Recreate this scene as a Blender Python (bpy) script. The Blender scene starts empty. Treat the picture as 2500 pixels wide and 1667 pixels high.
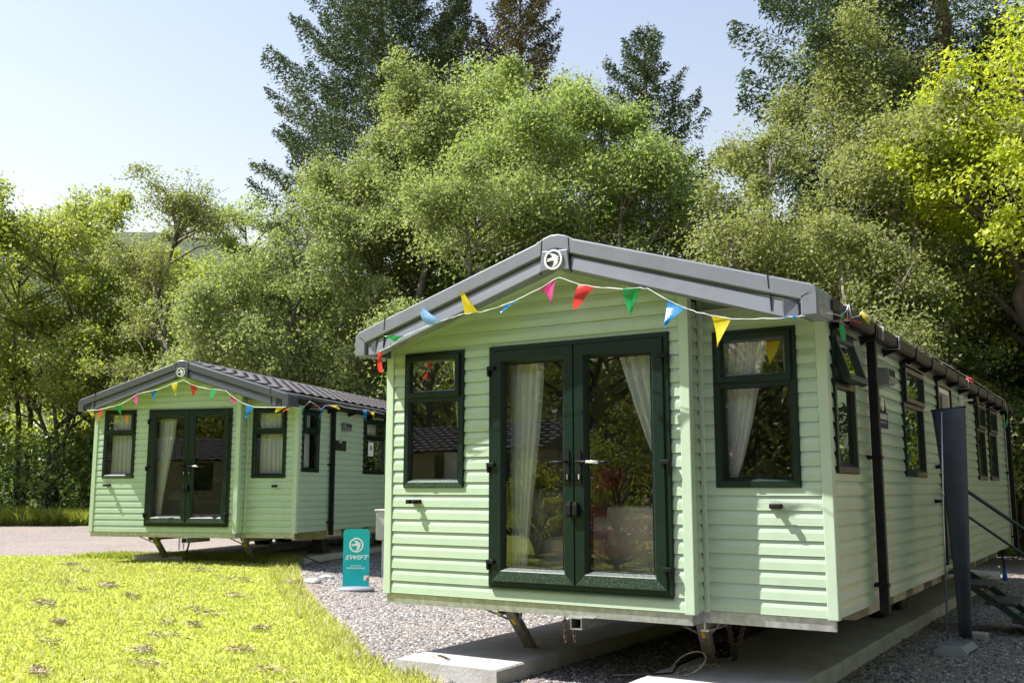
import bpy, bmesh, math, random
import numpy as np
from mathutils import Vector, Matrix, noise
from mathutils.geometry import delaunay_2d_cdt

SC = bpy.context.scene
COL = SC.collection
R = math.radians

# ------------------------------------------------------------------ camera, sky, sun, exposure
cam = bpy.data.objects.new('camera', bpy.data.cameras.new('camera'))
COL.objects.link(cam)
cam.data.sensor_width = 36.0
cam.data.lens = 36.0 * 2429.6 / 2500.0
cam.data.clip_start = 0.05
cam.data.clip_end = 2000
YAW, PITCH = -0.5621, 0.1464
fw = Vector((math.sin(YAW) * math.cos(PITCH), math.cos(YAW) * math.cos(PITCH), math.sin(PITCH)))
cam.location = (5.4766, -6.7233, 1.4617)
cam.rotation_euler = fw.to_track_quat('-Z', 'Y').to_euler()
SC.camera = cam

SUN_TRAVEL = Vector((1.72, 1.0, -2.7)).normalized()
SUN_EL = math.asin(-SUN_TRAVEL.z)
world = bpy.data.worlds.new('World')
SC.world = world
world.use_nodes = True
wn = world.node_tree
wn.nodes.clear()
w_out = wn.nodes.new('ShaderNodeOutputWorld')
w_bg = wn.nodes.new('ShaderNodeBackground')
w_sky = wn.nodes.new('ShaderNodeTexSky')
w_sky.sky_type = 'NISHITA'
w_sky.sun_disc = False
w_sky.sun_elevation = SUN_EL
w_sky.sun_rotation = math.atan2(-SUN_TRAVEL.x, -SUN_TRAVEL.y)
w_sky.altitude = 50
w_sky.air_density = 2.2
w_sky.dust_density = 0.7
w_sky.ozone_density = 0.9
w_bg.inputs['Strength'].default_value = 0.08
w_mul = wn.nodes.new('ShaderNodeMix')            # camera white balance: a little towards lavender
w_mul.data_type = 'RGBA'; w_mul.blend_type = 'MULTIPLY'
w_mul.inputs[0].default_value = 1.0
w_mul.inputs[7].default_value = (1.17, 1.0, 1.05, 1)
wn.links.new(w_sky.outputs[0], w_mul.inputs[6])
wn.links.new(w_mul.outputs[2], w_bg.inputs['Color'])
wn.links.new(w_bg.outputs[0], w_out.inputs['Surface'])

sun = bpy.data.objects.new('sun', bpy.data.lights.new('sun', 'SUN'))
COL.objects.link(sun)
sun.data.energy = 5.0
sun.data.angle = R(0.53)
sun.data.color = (1.0, 0.965, 0.90)
sun.rotation_euler = SUN_TRAVEL.to_track_quat('-Z', 'Y').to_euler()
sun.location = (-20, -12, 30)

SC.view_settings.view_transform = 'Standard'
SC.view_settings.look = 'None'
SC.view_settings.gamma = 1.0
SC.view_settings.use_curve_mapping = False
SC.view_settings.exposure = 1.2
SC.render.engine = 'CYCLES'
cy = SC.cycles
cy.use_denoising = True
try:
    cy.denoiser = 'OPENIMAGEDENOISE'
    cy.denoising_input_passes = 'RGB_ALBEDO_NORMAL'
    cy.denoising_prefilter = 'ACCURATE'
except Exception:
    pass
cy.max_bounces = 9
cy.diffuse_bounces = 4
cy.glossy_bounces = 4
cy.transmission_bounces = 6
cy.transparent_max_bounces = 16
cy.caustics_reflective = False
cy.caustics_refractive = False
cy.sample_clamp_indirect = 6.0
cy.sample_clamp_direct = 0.0

# ------------------------------------------------------------------ materials
def new_mat(name):
    m = bpy.data.materials.new(name)
    m.use_nodes = True
    nt = m.node_tree
    nt.nodes.clear()
    out = nt.nodes.new('ShaderNodeOutputMaterial')
    return m, nt, out

def M(name, col, rough=.5, metal=0., spec=.5, var=.12, vscale=4., bump=0., bscale=60., stretch=None, coat=0., dirt=None, dscale=1.5, damt=.5):
    m, nt, out = new_mat(name)
    N, L = nt.nodes, nt.links
    b = N.new('ShaderNodeBsdfPrincipled')
    b.inputs['Roughness'].default_value = rough
    b.inputs['Metallic'].default_value = metal
    b.inputs['Specular IOR Level'].default_value = spec
    b.inputs['Coat Weight'].default_value = coat
    tc = N.new('ShaderNodeTexCoord')
    mp = N.new('ShaderNodeMapping')
    if stretch:
        mp.inputs['Scale'].default_value = stretch
    L.new(tc.outputs['Object'], mp.inputs['Vector'])
    nz = N.new('ShaderNodeTexNoise')
    nz.inputs['Scale'].default_value = vscale
    nz.inputs['Detail'].default_value = 6
    L.new(mp.outputs[0], nz.inputs['Vector'])
    rp = N.new('ShaderNodeValToRGB')
    lo = [max(0, c * (1 - var)) for c in col]
    hi = [min(1, c * (1 + var)) for c in col]
    rp.color_ramp.elements[0].position = .3
    rp.color_ramp.elements[1].position = .7
    rp.color_ramp.elements[0].color = (*lo, 1)
    rp.color_ramp.elements[1].color = (*hi, 1)
    L.new(nz.outputs['Fac'], rp.inputs['Fac'])
    cout = rp.outputs[0]
    if dirt:
        n2 = N.new('ShaderNodeTexNoise')
        n2.inputs['Scale'].default_value = dscale
        n2.inputs['Detail'].default_value = 8
        n2.inputs['Roughness'].default_value = .65
        L.new(tc.outputs['Object'], n2.inputs['Vector'])
        r2 = N.new('ShaderNodeValToRGB')
        r2.color_ramp.elements[0].position = .5
        r2.color_ramp.elements[1].position = .72
        r2.color_ramp.elements[0].color = (0, 0, 0, 1)
        r2.color_ramp.elements[1].color = (damt, damt, damt, 1)
        L.new(n2.outputs['Fac'], r2.inputs['Fac'])
        mx = N.new('ShaderNodeMix')
        mx.data_type = 'RGBA'
        L.new(r2.outputs[0], mx.inputs[0])
        L.new(cout, mx.inputs[6])
        mx.inputs[7].default_value = (*dirt, 1)
        cout = mx.outputs[2]
    L.new(cout, b.inputs['Base Color'])
    if bump:
        nb = N.new('ShaderNodeTexNoise')
        nb.inputs['Scale'].default_value = bscale
        nb.inputs['Detail'].default_value = 5
        L.new(mp.outputs[0], nb.inputs['Vector'])
        bp = N.new('ShaderNodeBump')
        bp.inputs['Strength'].default_value = bump
        bp.inputs['Distance'].default_value = .01
        L.new(nb.outputs['Fac'], bp.inputs['Height'])
        L.new(bp.outputs[0], b.inputs['Normal'])
    L.new(b.outputs[0], out.inputs['Surface'])
    return m

def cladding_mat():
    """painted PVC shiplap: sage green, fine wood grain along the board, semi gloss"""
    m, nt, out = new_mat('sage_cladding')
    N, L = nt.nodes, nt.links
    b = N.new('ShaderNodeBsdfPrincipled')
    b.inputs['Specular IOR Level'].default_value = .5
    g = N.new('ShaderNodeNewGeometry')
    mp = N.new('ShaderNodeMapping')
    mp.inputs['Scale'].default_value = (3, 3, 90)
    L.new(g.outputs['Position'], mp.inputs['Vector'])
    nz = N.new('ShaderNodeTexNoise')
    nz.inputs['Scale'].default_value = 1.6
    nz.inputs['Detail'].default_value = 6
    L.new(mp.outputs[0], nz.inputs['Vector'])
    n2 = N.new('ShaderNodeTexNoise')
    n2.inputs['Scale'].default_value = 2.2
    n2.inputs['Detail'].default_value = 6
    L.new(g.outputs['Position'], n2.inputs['Vector'])
    oi = N.new('ShaderNodeObjectInfo')
    ad = N.new('ShaderNodeMath'); ad.operation = 'MULTIPLY_ADD'
    L.new(oi.outputs['Random'], ad.inputs[0])
    ad.inputs[1].default_value = .30
    L.new(n2.outputs['Fac'], ad.inputs[2])
    rp = N.new('ShaderNodeValToRGB')
    rp.color_ramp.elements[0].position = .3
    rp.color_ramp.elements[1].position = .95
    rp.color_ramp.elements[0].color = (.345, .448, .335, 1)
    rp.color_ramp.elements[1].color = (.395, .502, .380, 1)
    L.new(ad.outputs[0], rp.inputs['Fac'])
    n3 = N.new('ShaderNodeTexNoise')
    n3.inputs['Scale'].default_value = 1.0; n3.inputs['Detail'].default_value = 9; n3.inputs['Roughness'].default_value = .7
    mp3 = N.new('ShaderNodeMapping'); mp3.inputs['Scale'].default_value = (7, 7, .8)
    L.new(g.outputs['Position'], mp3.inputs['Vector']); L.new(mp3.outputs[0], n3.inputs['Vector'])
    r3 = N.new('ShaderNodeMapRange'); r3.inputs['From Min'].default_value = .52; r3.inputs['From Max'].default_value = .80; r3.inputs['To Max'].default_value = .22
    L.new(n3.outputs['Fac'], r3.inputs['Value'])
    m3 = N.new('ShaderNodeMix'); m3.data_type = 'RGBA'
    L.new(r3.outputs[0], m3.inputs[0]); L.new(rp.outputs[0], m3.inputs[6]); m3.inputs[7].default_value = (.21, .25, .17, 1)
    L.new(m3.outputs[2], b.inputs['Base Color'])
    rr = N.new('ShaderNodeMapRange')
    rr.inputs['To Min'].default_value = .20
    rr.inputs['To Max'].default_value = .30
    L.new(nz.outputs['Fac'], rr.inputs['Value'])
    L.new(rr.outputs[0], b.inputs['Roughness'])
    bp = N.new('ShaderNodeBump')
    bp.inputs['Strength'].default_value = .07
    bp.inputs['Distance'].default_value = .002
    L.new(nz.outputs['Fac'], bp.inputs['Height'])
    L.new(bp.outputs[0], b.inputs['Normal'])
    L.new(b.outputs[0], out.inputs['Surface'])
    return m

def glass_mat():
    m, nt, out = new_mat('window_glass')
    N, L = nt.nodes, nt.links
    tr = N.new('ShaderNodeBsdfTransparent')
    tr.inputs['Color'].default_value = (.96, .97, .965, 1)
    gl = N.new('ShaderNodeBsdfGlossy')
    gl.inputs['Roughness'].default_value = 0.0
    gl.inputs['Color'].default_value = (1, 1, 1, 1)
    tc = N.new('ShaderNodeTexCoord')
    nz = N.new('ShaderNodeTexNoise')
    nz.inputs['Scale'].default_value = 2.2
    L.new(tc.outputs['Object'], nz.inputs['Vector'])
    bp = N.new('ShaderNodeBump')
    bp.inputs['Strength'].default_value = .012
    bp.inputs['Distance'].default_value = .02
    L.new(nz.outputs['Fac'], bp.inputs['Height'])
    L.new(bp.outputs[0], gl.inputs['Normal'])
    fr = N.new('ShaderNodeFresnel')
    fr.inputs['IOR'].default_value = 1.5
    ma = N.new('ShaderNodeMath'); ma.operation = 'MULTIPLY'; ma.use_clamp = True
    ma.inputs[1].default_value = 2.3
    L.new(fr.outputs[0], ma.inputs[0])
    mx = N.new('ShaderNodeMixShader')
    L.new(ma.outputs[0], mx.inputs[0])
    L.new(tr.outputs[0], mx.inputs[1])
    L.new(gl.outputs[0], mx.inputs[2])
    L.new(mx.outputs[0], out.inputs['Surface'])
    return m

def leaf_mat(name, stops, rough=.42, trans=.35, tcol=(.30, .42, .04), spec=.5):
    m, nt, out = new_mat(name)
    N, L = nt.nodes, nt.links
    at = N.new('ShaderNodeAttribute')
    at.attribute_name = 'tone'
    rp = N.new('ShaderNodeValToRGB')
    els = rp.color_ramp.elements
    els[0].position, els[0].color = stops[0][0], (*stops[0][1], 1)
    els[1].position, els[1].color = stops[-1][0], (*stops[-1][1], 1)
    for p, c in stops[1:-1]:
        e = els.new(p); e.color = (*c, 1)
    L.new(at.outputs['Fac'], rp.inputs['Fac'])
    b = N.new('ShaderNodeBsdfPrincipled')
    b.inputs['Roughness'].default_value = rough
    b.inputs['Specular IOR Level'].default_value = spec
    L.new(rp.outputs[0], b.inputs['Base Color'])
    t = N.new('ShaderNodeBsdfTranslucent')
    t.inputs['Color'].default_value = (*tcol, 1)
    mx = N.new('ShaderNodeMixShader')
    mx.inputs[0].default_value = trans
    L.new(b.outputs[0], mx.inputs[1])
    L.new(t.outputs[0], mx.inputs[2])
    L.new(mx.outputs[0], out.inputs['Surface'])
    return m

def gravel_mat(name, scale=48., tint=(1, 1, 1)):
    m, nt, out = new_mat(name)
    N, L = nt.nodes, nt.links
    g = N.new('ShaderNodeNewGeometry')
    vo = N.new('ShaderNodeTexVoronoi')
    vo.inputs['Scale'].default_value = scale
    vo.inputs['Randomness'].default_value = 1
    L.new(g.outputs['Position'], vo.inputs['Vector'])
    sp = N.new('ShaderNodeSeparateColor')
    L.new(vo.outputs['Color'], sp.inputs[0])
    rp = N.new('ShaderNodeValToRGB')
    els = rp.color_ramp.elements
    pal = [(0, (.07, .07, .085)), (.25, (.16, .165, .185)), (.5, (.29, .28, .285)), (.72, (.41, .37, .35)), (.9, (.32, .26, .21)), (1, (.60, .57, .54))]
    els[0].position, els[0].color = pal[0][0], (*pal[0][1], 1)
    els[1].position, els[1].color = pal[-1][0], (*pal[-1][1], 1)
    for p, c in pal[1:-1]:
        e = els.new(p); e.color = (*c, 1)
    L.new(sp.outputs[0], rp.inputs['Fac'])
    n2 = N.new('ShaderNodeTexNoise')
    n2.inputs['Scale'].default_value = .55
    n2.inputs['Detail'].default_value = 7
    n2.inputs['Roughness'].default_value = .65
    L.new(g.outputs['Position'], n2.inputs['Vector'])
    r2 = N.new('ShaderNodeValToRGB')
    r2.color_ramp.elements[0].position = .38
    r2.color_ramp.elements[1].position = .75
    r2.color_ramp.elements[0].color = (0, 0, 0, 1)
    r2.color_ramp.elements[1].color = (.65, .65, .65, 1)
    L.new(n2.outputs['Fac'], r2.inputs['Fac'])
    mx = N.new('ShaderNodeMix'); mx.data_type = 'RGBA'; mx.blend_type = 'MIX'
    L.new(r2.outputs[0], mx.inputs[0])
    L.new(rp.outputs[0], mx.inputs[6])
    mx.inputs[7].default_value = (.40, .325, .265, 1)
    mt = N.new('ShaderNodeMix'); mt.data_type = 'RGBA'; mt.blend_type = 'MULTIPLY'
    mt.inputs[0].default_value = 1
    L.new(mx.outputs[2], mt.inputs[6])
    mt.inputs[7].default_value = (*tint, 1)
    b = N.new('ShaderNodeBsdfPrincipled')
    b.inputs['Roughness'].default_value = .85
    b.inputs['Specular IOR Level'].default_value = .3
    L.new(mt.outputs[2], b.inputs['Base Color'])
    bp = N.new('ShaderNodeBump')
    bp.invert = True
    bp.inputs['Strength'].default_value = .9
    bp.inputs['Distance'].default_value = .012
    L.new(vo.outputs['Distance'], bp.inputs['Height'])
    L.new(bp.outputs[0], b.inputs['Normal'])
    L.new(b.outputs[0], out.inputs['Surface'])
    return m

def pebble_mat():
    m, nt, out = new_mat('pebbles')
    N, L = nt.nodes, nt.links
    at = N.new('ShaderNodeAttribute'); at.attribute_name = 'tone'
    rp = N.new('ShaderNodeValToRGB')
    els = rp.color_ramp.elements
    pal = [(0, (.045, .046, .054)), (.3, (.115, .117, .128)), (.55, (.20, .192, .19)), (.8, (.31, .275, .25)), (1, (.52, .49, .45))]
    els[0].position, els[0].color = pal[0][0], (*pal[0][1], 1)
    els[1].position, els[1].color = pal[-1][0], (*pal[-1][1], 1)
    for p, c in pal[1:-1]:
        e = els.new(p); e.color = (*c, 1)
    L.new(at.outputs['Fac'], rp.inputs['Fac'])
    b = N.new('ShaderNodeBsdfPrincipled')
    b.inputs['Roughness'].default_value = .75
    L.new(rp.outputs[0], b.inputs['Base Color'])
    L.new(b.outputs[0], out.inputs['Surface'])
    return m

def net_mat(name, col, alpha):
    m, nt, out = new_mat(name)
    N, L = nt.nodes, nt.links
    d = N.new('ShaderNodeBsdfDiffuse'); d.inputs['Color'].default_value = (*col, 1)
    t = N.new('ShaderNodeBsdfTranslucent'); t.inputs['Color'].default_value = (*col, 1)
    a = N.new('ShaderNodeMixShader'); a.inputs[0].default_value = .15
    L.new(d.outputs[0], a.inputs[1]); L.new(t.outputs[0], a.inputs[2])
    tr = N.new('ShaderNodeBsdfTransparent')
    wv = N.new('ShaderNodeTexNoise'); wv.inputs['Scale'].default_value = 30
    mr = N.new('ShaderNodeMapRange'); mr.inputs['To Min'].default_value = alpha - .06; mr.inputs['To Max'].default_value = min(1, alpha + .06)
    L.new(wv.outputs['Fac'], mr.inputs['Value'])
    mx = N.new('ShaderNodeMixShader')
    L.new(mr.outputs[0], mx.inputs[0])
    L.new(tr.outputs[0], mx.inputs[1]); L.new(a.outputs[0], mx.inputs[2])
    L.new(mx.outputs[0], out.inputs['Surface'])
    return m

def flag_mat(name, col):
    m, nt, out = new_mat(name)
    N, L = nt.nodes, nt.links
    b = N.new('ShaderNodeBsdfPrincipled')
    b.inputs['Roughness'].default_value = .22
    nz = N.new('ShaderNodeTexNoise'); nz.inputs['Scale'].default_value = 9
    tc = N.new('ShaderNodeTexCoord'); L.new(tc.outputs['Object'], nz.inputs['Vector'])
    rp = N.new('ShaderNodeValToRGB')
    rp.color_ramp.elements[0].color = (*[c * .85 for c in col], 1)
    rp.color_ramp.elements[1].color = (*[min(1, c * 1.12) for c in col], 1)
    L.new(nz.outputs['Fac'], rp.inputs['Fac'])
    L.new(rp.outputs[0], b.inputs['Base Color'])
    bp = N.new('ShaderNodeBump'); bp.inputs['Strength'].default_value = .3; bp.inputs['Distance'].default_value = .02
    L.new(nz.outputs['Fac'], bp.inputs['Height']); L.new(bp.outputs[0], b.inputs['Normal'])
    t = N.new('ShaderNodeBsdfTranslucent'); L.new(rp.outputs[0], t.inputs['Color'])
    mx = N.new('ShaderNodeMixShader'); mx.inputs[0].default_value = .5
    L.new(b.outputs[0], mx.inputs[1]); L.new(t.outputs[0], mx.inputs[2])
    L.new(mx.outputs[0], out.inputs['Surface'])
    return m

def lawn_mat():
    m, nt, out = new_mat('lawn_soil')
    N, L = nt.nodes, nt.links
    g = N.new('ShaderNodeNewGeometry')
    n1 = N.new('ShaderNodeTexNoise'); n1.inputs['Scale'].default_value = 1.3; n1.inputs['Detail'].default_value = 9; n1.inputs['Roughness'].default_value = .7
    L.new(g.outputs['Position'], n1.inputs['Vector'])
    rp = N.new('ShaderNodeValToRGB')
    els = rp.color_ramp.elements
    els[0].position = .3; els[0].color = (.24, .30, .04, 1)
    els[1].position = .75; els[1].color = (.45, .42, .15, 1)
    e = els.new(.55); e.color = (.36, .41, .055, 1)
    L.new(n1.outputs['Fac'], rp.inputs['Fac'])
    b = N.new('ShaderNodeBsdfPrincipled'); b.inputs['Roughness'].default_value = .9
    b.inputs['Specular IOR Level'].default_value = .1
    L.new(rp.outputs[0], b.inputs['Base Color'])
    n2 = N.new('ShaderNodeTexNoise'); n2.inputs['Scale'].default_value = 60; n2.inputs['Detail'].default_value = 4
    L.new(g.outputs['Position'], n2.inputs['Vector'])
    bp = N.new('ShaderNodeBump'); bp.inputs['Strength'].default_value = .8; bp.inputs['Distance'].default_value = .02
    L.new(n2.outputs['Fac'], bp.inputs['Height']); L.new(bp.outputs[0], b.inputs['Normal'])
    L.new(b.outputs[0], out.inputs['Surface'])
    return m

CLAD = cladding_mat()
TRIM = M('sage_trim', (.40, .505, .385), .38, var=.04, bump=.05, bscale=30)
DKGREEN = M('dark_green_frame', (.0034, .0135, .0100), .36, spec=.28, var=.18, vscale=25, bump=.06, bscale=220)
SPECK = M('dusty_green_frame', (.008, .026, .017), .45, var=.5, vscale=70, bump=.15, bscale=200, dirt=(.16, .20, .17), dscale=55, damt=.5)
GLASS = glass_mat()
FASC = M('grey_fascia', (.148, .160, .195), .40, var=.06, bump=.03, bscale=120, coat=.15, dirt=(.085, .088, .085), dscale=2.6, damt=.4)
GROOVE = M('dark_groove', (.075, .085, .10), .4, var=.1)
ROOFT = M('charcoal_tile', (.115, .105, .115), .55, var=.2, vscale=9, bump=.2, bscale=150)
BLACK = M('black_plastic', (.007, .007, .009), .5, var=.2, vscale=20, spec=.18)
RUBBER = M('black_rubber', (.012, .012, .013), .85, var=.2, spec=.1)
GUTM = M('black_gutter', (.010, .009, .009), .5, spec=.2, var=.5, vscale=14, stretch=(8, .6, 8))
GALV = M('galvanised_steel', (.40, .41, .42), .45, .75, var=.22, vscale=22, bump=.08, dirt=(.20, .18, .13), dscale=6, damt=.5)
RUST = M('rusty_chain', (.11, .075, .055), .6, .6, var=.5, vscale=60)
LEGM = M('weathered_steel', (.27, .25, .21), .5, .35, var=.35, vscale=18, bump=.12, dirt=(.30, .29, .25), dscale=9, damt=.5)
CHROME = M('chrome', (.86, .87, .89), .22, .55, var=.03)
STEEL = M('bright_steel', (.75, .76, .77), .2, .6, var=.05)
WHITE = M('white_plastic', (.78, .79, .78), .35, var=.05)
PALEWD = M('pale_panel', (.50, .46, .36), .7, var=.2, vscale=12, bump=.1)
CONC = M('concrete', (.40, .395, .385), .9, var=.16, vscale=5, bump=.4, bscale=40, dirt=(.25, .235, .21), dscale=2.2, damt=.55)
GREYBOX = M('grey_enamel_box', (.42, .43, .42), .5, var=.1)
YELLOW = M('yellow_sticker', (.75, .48, .03), .5, var=.2, vscale=30)
TEAL = M('teal_panel', (.0, .46, .50), .4, var=.03)
BASEG = M('grey_base', (.20, .215, .25), .5, var=.12, bump=.05)
BANNER = M('slate_banner_fabric', (.062, .072, .102), .6, var=.12, vscale=7)
ALU = M('aluminium_pole', (.55, .56, .58), .3, .9, var=.05)
STEPG = M('green_rail', (.004, .028, .023), .3, var=.15)
TREAD = M('grey_tread', (.042, .038, .034), .8, var=.35, vscale=30, bump=.3, bscale=90)
BLUE = M('blue_plug', (.015, .10, .55), .35, var=.1)
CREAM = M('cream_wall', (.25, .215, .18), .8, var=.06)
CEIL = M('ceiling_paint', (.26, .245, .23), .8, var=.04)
CARPET = M('brown_carpet', (.16, .13, .105), .95, var=.25, vscale=40)
SOFA = M('taupe_sofa', (.32, .285, .25), .9, var=.12, vscale=30, bump=.3, bscale=200)
PALEFAB = M('oatmeal_weave', (.66, .63, .58), .9, var=.15, vscale=60, bump=.3, bscale=260)
NAVY = M('navy_cushion', (.020, .045, .075), .8, var=.2)
WOOD = M('oak_furniture', (.19, .11, .06), .5, var=.25, vscale=3, stretch=(1, 12, 12))
PAPER = M('paper', (.75, .75, .73), .7, var=.05)
PICT = M('picture_print', (.10, .12, .11), .5, var=.9, vscale=14)
FRAMEW = M('picture_frame_paint', (.48, .46, .43), .5, var=.06)
CURT = net_mat('white_curtain', (.90, .93, .99), .96)
NET = net_mat('white_net', (.90, .93, .99), .86)
BARK = M('brown_bark', (.075, .06, .046), .9, var=.5, vscale=6, bump=.8, bscale=22, stretch=(1, 1, .3), dirt=(.13, .14, .07), dscale=2.5, damt=.7)
BIRCHB = M('birch_bark', (.13, .11, .09), .8, var=.6, vscale=5, bump=.5, bscale=18, stretch=(1, 1, .6), dirt=(.30, .28, .25), dscale=3, damt=.6)
SPRB = M('spruce_bark', (.09, .058, .042), .9, var=.45, vscale=9, bump=.8, bscale=25, stretch=(1, 1, .3))
TWIG = M('dead_twig', (.14, .11, .085), .9, var=.3)
FLAGC = {'green': flag_mat('green_flag', (.03, .42, .13)), 'pale_blue': flag_mat('pale_blue_flag', (.30, .55, .85)), 'yellow': flag_mat('yellow_flag', (.80, .66, .03)),
         'blue': flag_mat('blue_flag', (.02, .26, .60)), 'pink': flag_mat('pink_flag', (.70, .07, .30)), 'red': flag_mat('red_flag', (.72, .05, .04))}
STRING = M('white_string', (.72, .74, .78), .7, var=.1)
WHITEPRINT = M('white_print', (.85, .87, .87), .45, var=.02)
NAVYPL = M('navy_plate', (.014, .018, .045), .6, spec=.15, var=.1)
MIRROR = M('smoked_mirror', (.10, .11, .09), .06, .7, var=.1)

# ------------------------------------------------------------------ mesh helpers
def tag(o, label=None, cat=None, group=None, kind=None):
    if label: o['label'] = label
    if cat: o['category'] = cat
    if group: o['group'] = group
    if kind: o['kind'] = kind
    return o

def empty(name, loc=(0, 0, 0), rz=0., label=None, cat=None, group=None):
    o = bpy.data.objects.new(name, None)
    o.empty_display_size = .2
    COL.objects.link(o)
    o.location = loc
    o.rotation_euler = (0, 0, rz)
    return tag(o, label, cat, group)

def link(name, me, parent=None, loc=None, rz=None, mat4=None):
    o = bpy.data.objects.new(name, me)
    COL.objects.link(o)
    if parent: o.parent = parent
    if loc is not None: o.location = loc
    if rz is not None: o.rotation_euler = (0, 0, rz)
    if mat4 is not None: o.matrix_local = mat4
    return o

class MB:
    def __init__(s):
        s.v, s.f, s.m, s.sm = [], [], [], []
    def add(s, vs, fs, mi=0, smooth=False):
        b = len(s.v)
        s.v.extend([tuple(p) for p in vs])
        for f in fs:
            s.f.append(tuple(b + i for i in f)); s.m.append(mi); s.sm.append(smooth)
        return s
    def box(s, x0, x1, y0, y1, z0, z1, mi=0):
        vs = [(x, y, z) for x in (x0, x1) for y in (y0, y1) for z in (z0, z1)]
        return s.add(vs, [(0, 1, 3, 2), (4, 6, 7, 5), (0, 4, 5, 1), (2, 3, 7, 6), (0, 2, 6, 4), (1, 5, 7, 3)], mi)
    def obox(s, mat, sx, sy, sz, mi=0):
        vs = [mat @ Vector((x * sx, y * sy, z * sz)) for x in (-.5, .5) for y in (-.5, .5) for z in (-.5, .5)]
        return s.add(vs, [(0, 1, 3, 2), (4, 6, 7, 5), (0, 4, 5, 1), (2, 3, 7, 6), (0, 2, 6, 4), (1, 5, 7, 3)], mi)
    def tube(s, pts, r, n=8, mi=0, cap=True, smooth=True, sq=None):
        pts = [Vector(p) for p in pts]
        rs = r if isinstance(r, (list, tuple)) else [r] * len(pts)
        vs, fs = [], []
        up = None
        for i, p in enumerate(pts):
            t = (pts[min(i + 1, len(pts) - 1)] - pts[max(i - 1, 0)])
            t = t.normalized() if t.length > 1e-9 else Vector((0, 0, 1))
            if up is None:
                up = Vector((0, 0, 1)) if abs(t.z) < .9 else Vector((1, 0, 0))
            a = t.cross(up)
            if a.length < 1e-4: a = t.orthogonal()
            a.normalize(); b = a.cross(t).normalized(); up = b
            for k in range(n):
                an = 2 * math.pi * (k + (.5 if n == 4 else 0)) / n
                vs.append(p + (a * math.cos(an) + b * math.sin(an)) * rs[i])
        for i in range(len(pts) - 1):
            for k in range(n):
                fs.append((i * n + k, i * n + (k + 1) % n, (i + 1) * n + (k + 1) % n, (i + 1) * n + k))
        if cap:
            fs.append(tuple(range(n - 1, -1, -1)))
            fs.append(tuple((len(pts) - 1) * n + k for k in range(n)))
        return s.add(vs, fs, mi, smooth and n > 4)
    def bar(s, p0, p1, w, h, mi=0, up=(0, 0, 1)):
        p0, p1 = Vector(p0), Vector(p1)
        t = (p1 - p0).normalized()
        a = t.cross(Vector(up))
        if a.length < 1e-4: a = t.orthogonal()
        a.normalize(); b = a.cross(t)
        vs = [p + a * i * w / 2 + b * j * h / 2 for p in (p0, p1) for i, j in ((-1, -1), (1, -1), (1, 1), (-1, 1))]
        return s.add(vs, [(3, 2, 1, 0), (4, 5, 6, 7), (0, 1, 5, 4), (1, 2, 6, 5), (2, 3, 7, 6), (3, 0, 4, 7)], mi)
    def prism(s, poly, fn, mi=0):
        """poly 2D list, fn(u, v, k) with k 0/1 -> 3D"""
        n = len(poly)
        vs = [fn(u, v, 0) for u, v in poly] + [fn(u, v, 1) for u, v in poly]
        fs = [tuple(range(n - 1, -1, -1)), tuple(range(n, 2 * n))] + [(i, (i + 1) % n, n + (i + 1) % n, n + i) for i in range(n)]
        return s.add(vs, fs, mi)
    def lathe(s, prof, c=(0, 0, 0), n=16, mi=0):
        vs, fs = [], []
        for r, z in prof:
            for k in range(n):
                a = 2 * math.pi * k / n
                vs.append((c[0] + r * math.cos(a), c[1] + r * math.sin(a), c[2] + z))
        for i in range(len(prof) - 1):
            for k in range(n):
                fs.append((i * n + k, i * n + (k + 1) % n, (i + 1) * n + (k + 1) % n, (i + 1) * n + k))
        fs.append(tuple(range(n - 1, -1, -1)))
        fs.append(tuple((len(prof) - 1) * n + k for k in range(n)))
        return s.add(vs, fs, mi, True)
    def mesh(s, name, mats):
        me = bpy.data.meshes.new(name)
        me.from_pydata(s.v, [], s.f)
        for m in (mats if isinstance(mats, (list, tuple)) else [mats]):
            me.materials.append(m)
        me.polygons.foreach_set('material_index', s.m)
        me.polygons.foreach_set('use_smooth', s.sm)
        bm = bmesh.new(); bm.from_mesh(me)
        bmesh.ops.recalc_face_normals(bm, faces=bm.faces)
        bm.to_mesh(me); bm.free()
        return me
    def build(s, name, mats, parent=None, loc=None, bevel=0., rz=None, mat4=None):
        o = link(name, s.mesh(name, mats), parent, loc, rz, mat4)
        if bevel:
            md = o.modifiers.new('bevel', 'BEVEL'); md.width = bevel; md.segments = 2; md.limit_method = 'ANGLE'; md.angle_limit = R(40)
            md.harden_normals = False
        return o

def np_mesh(name, verts, faces, mat, tone=None, smooth=False):
    """verts (N,3); faces (F,k) numpy; fast mesh with an optional per-face attribute"""
    me = bpy.data.meshes.new(name)
    F, k = faces.shape
    me.vertices.add(len(verts)); me.vertices.foreach_set('co', np.ascontiguousarray(verts, np.float32).ravel())
    me.loops.add(F * k); me.loops.foreach_set('vertex_index', np.ascontiguousarray(faces, np.int32).ravel())
    me.polygons.add(F)
    me.polygons.foreach_set('loop_start', np.arange(0, F * k, k, dtype=np.int32))
    if smooth: me.polygons.foreach_set('use_smooth', np.ones(F, bool))
    if tone is not None:
        a = me.attributes.new('tone', 'FLOAT', 'FACE'); a.data.foreach_set('value', np.ascontiguousarray(tone, np.float32))
    me.materials.append(mat)
    me.update(calc_edges=True)
    return me

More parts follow.
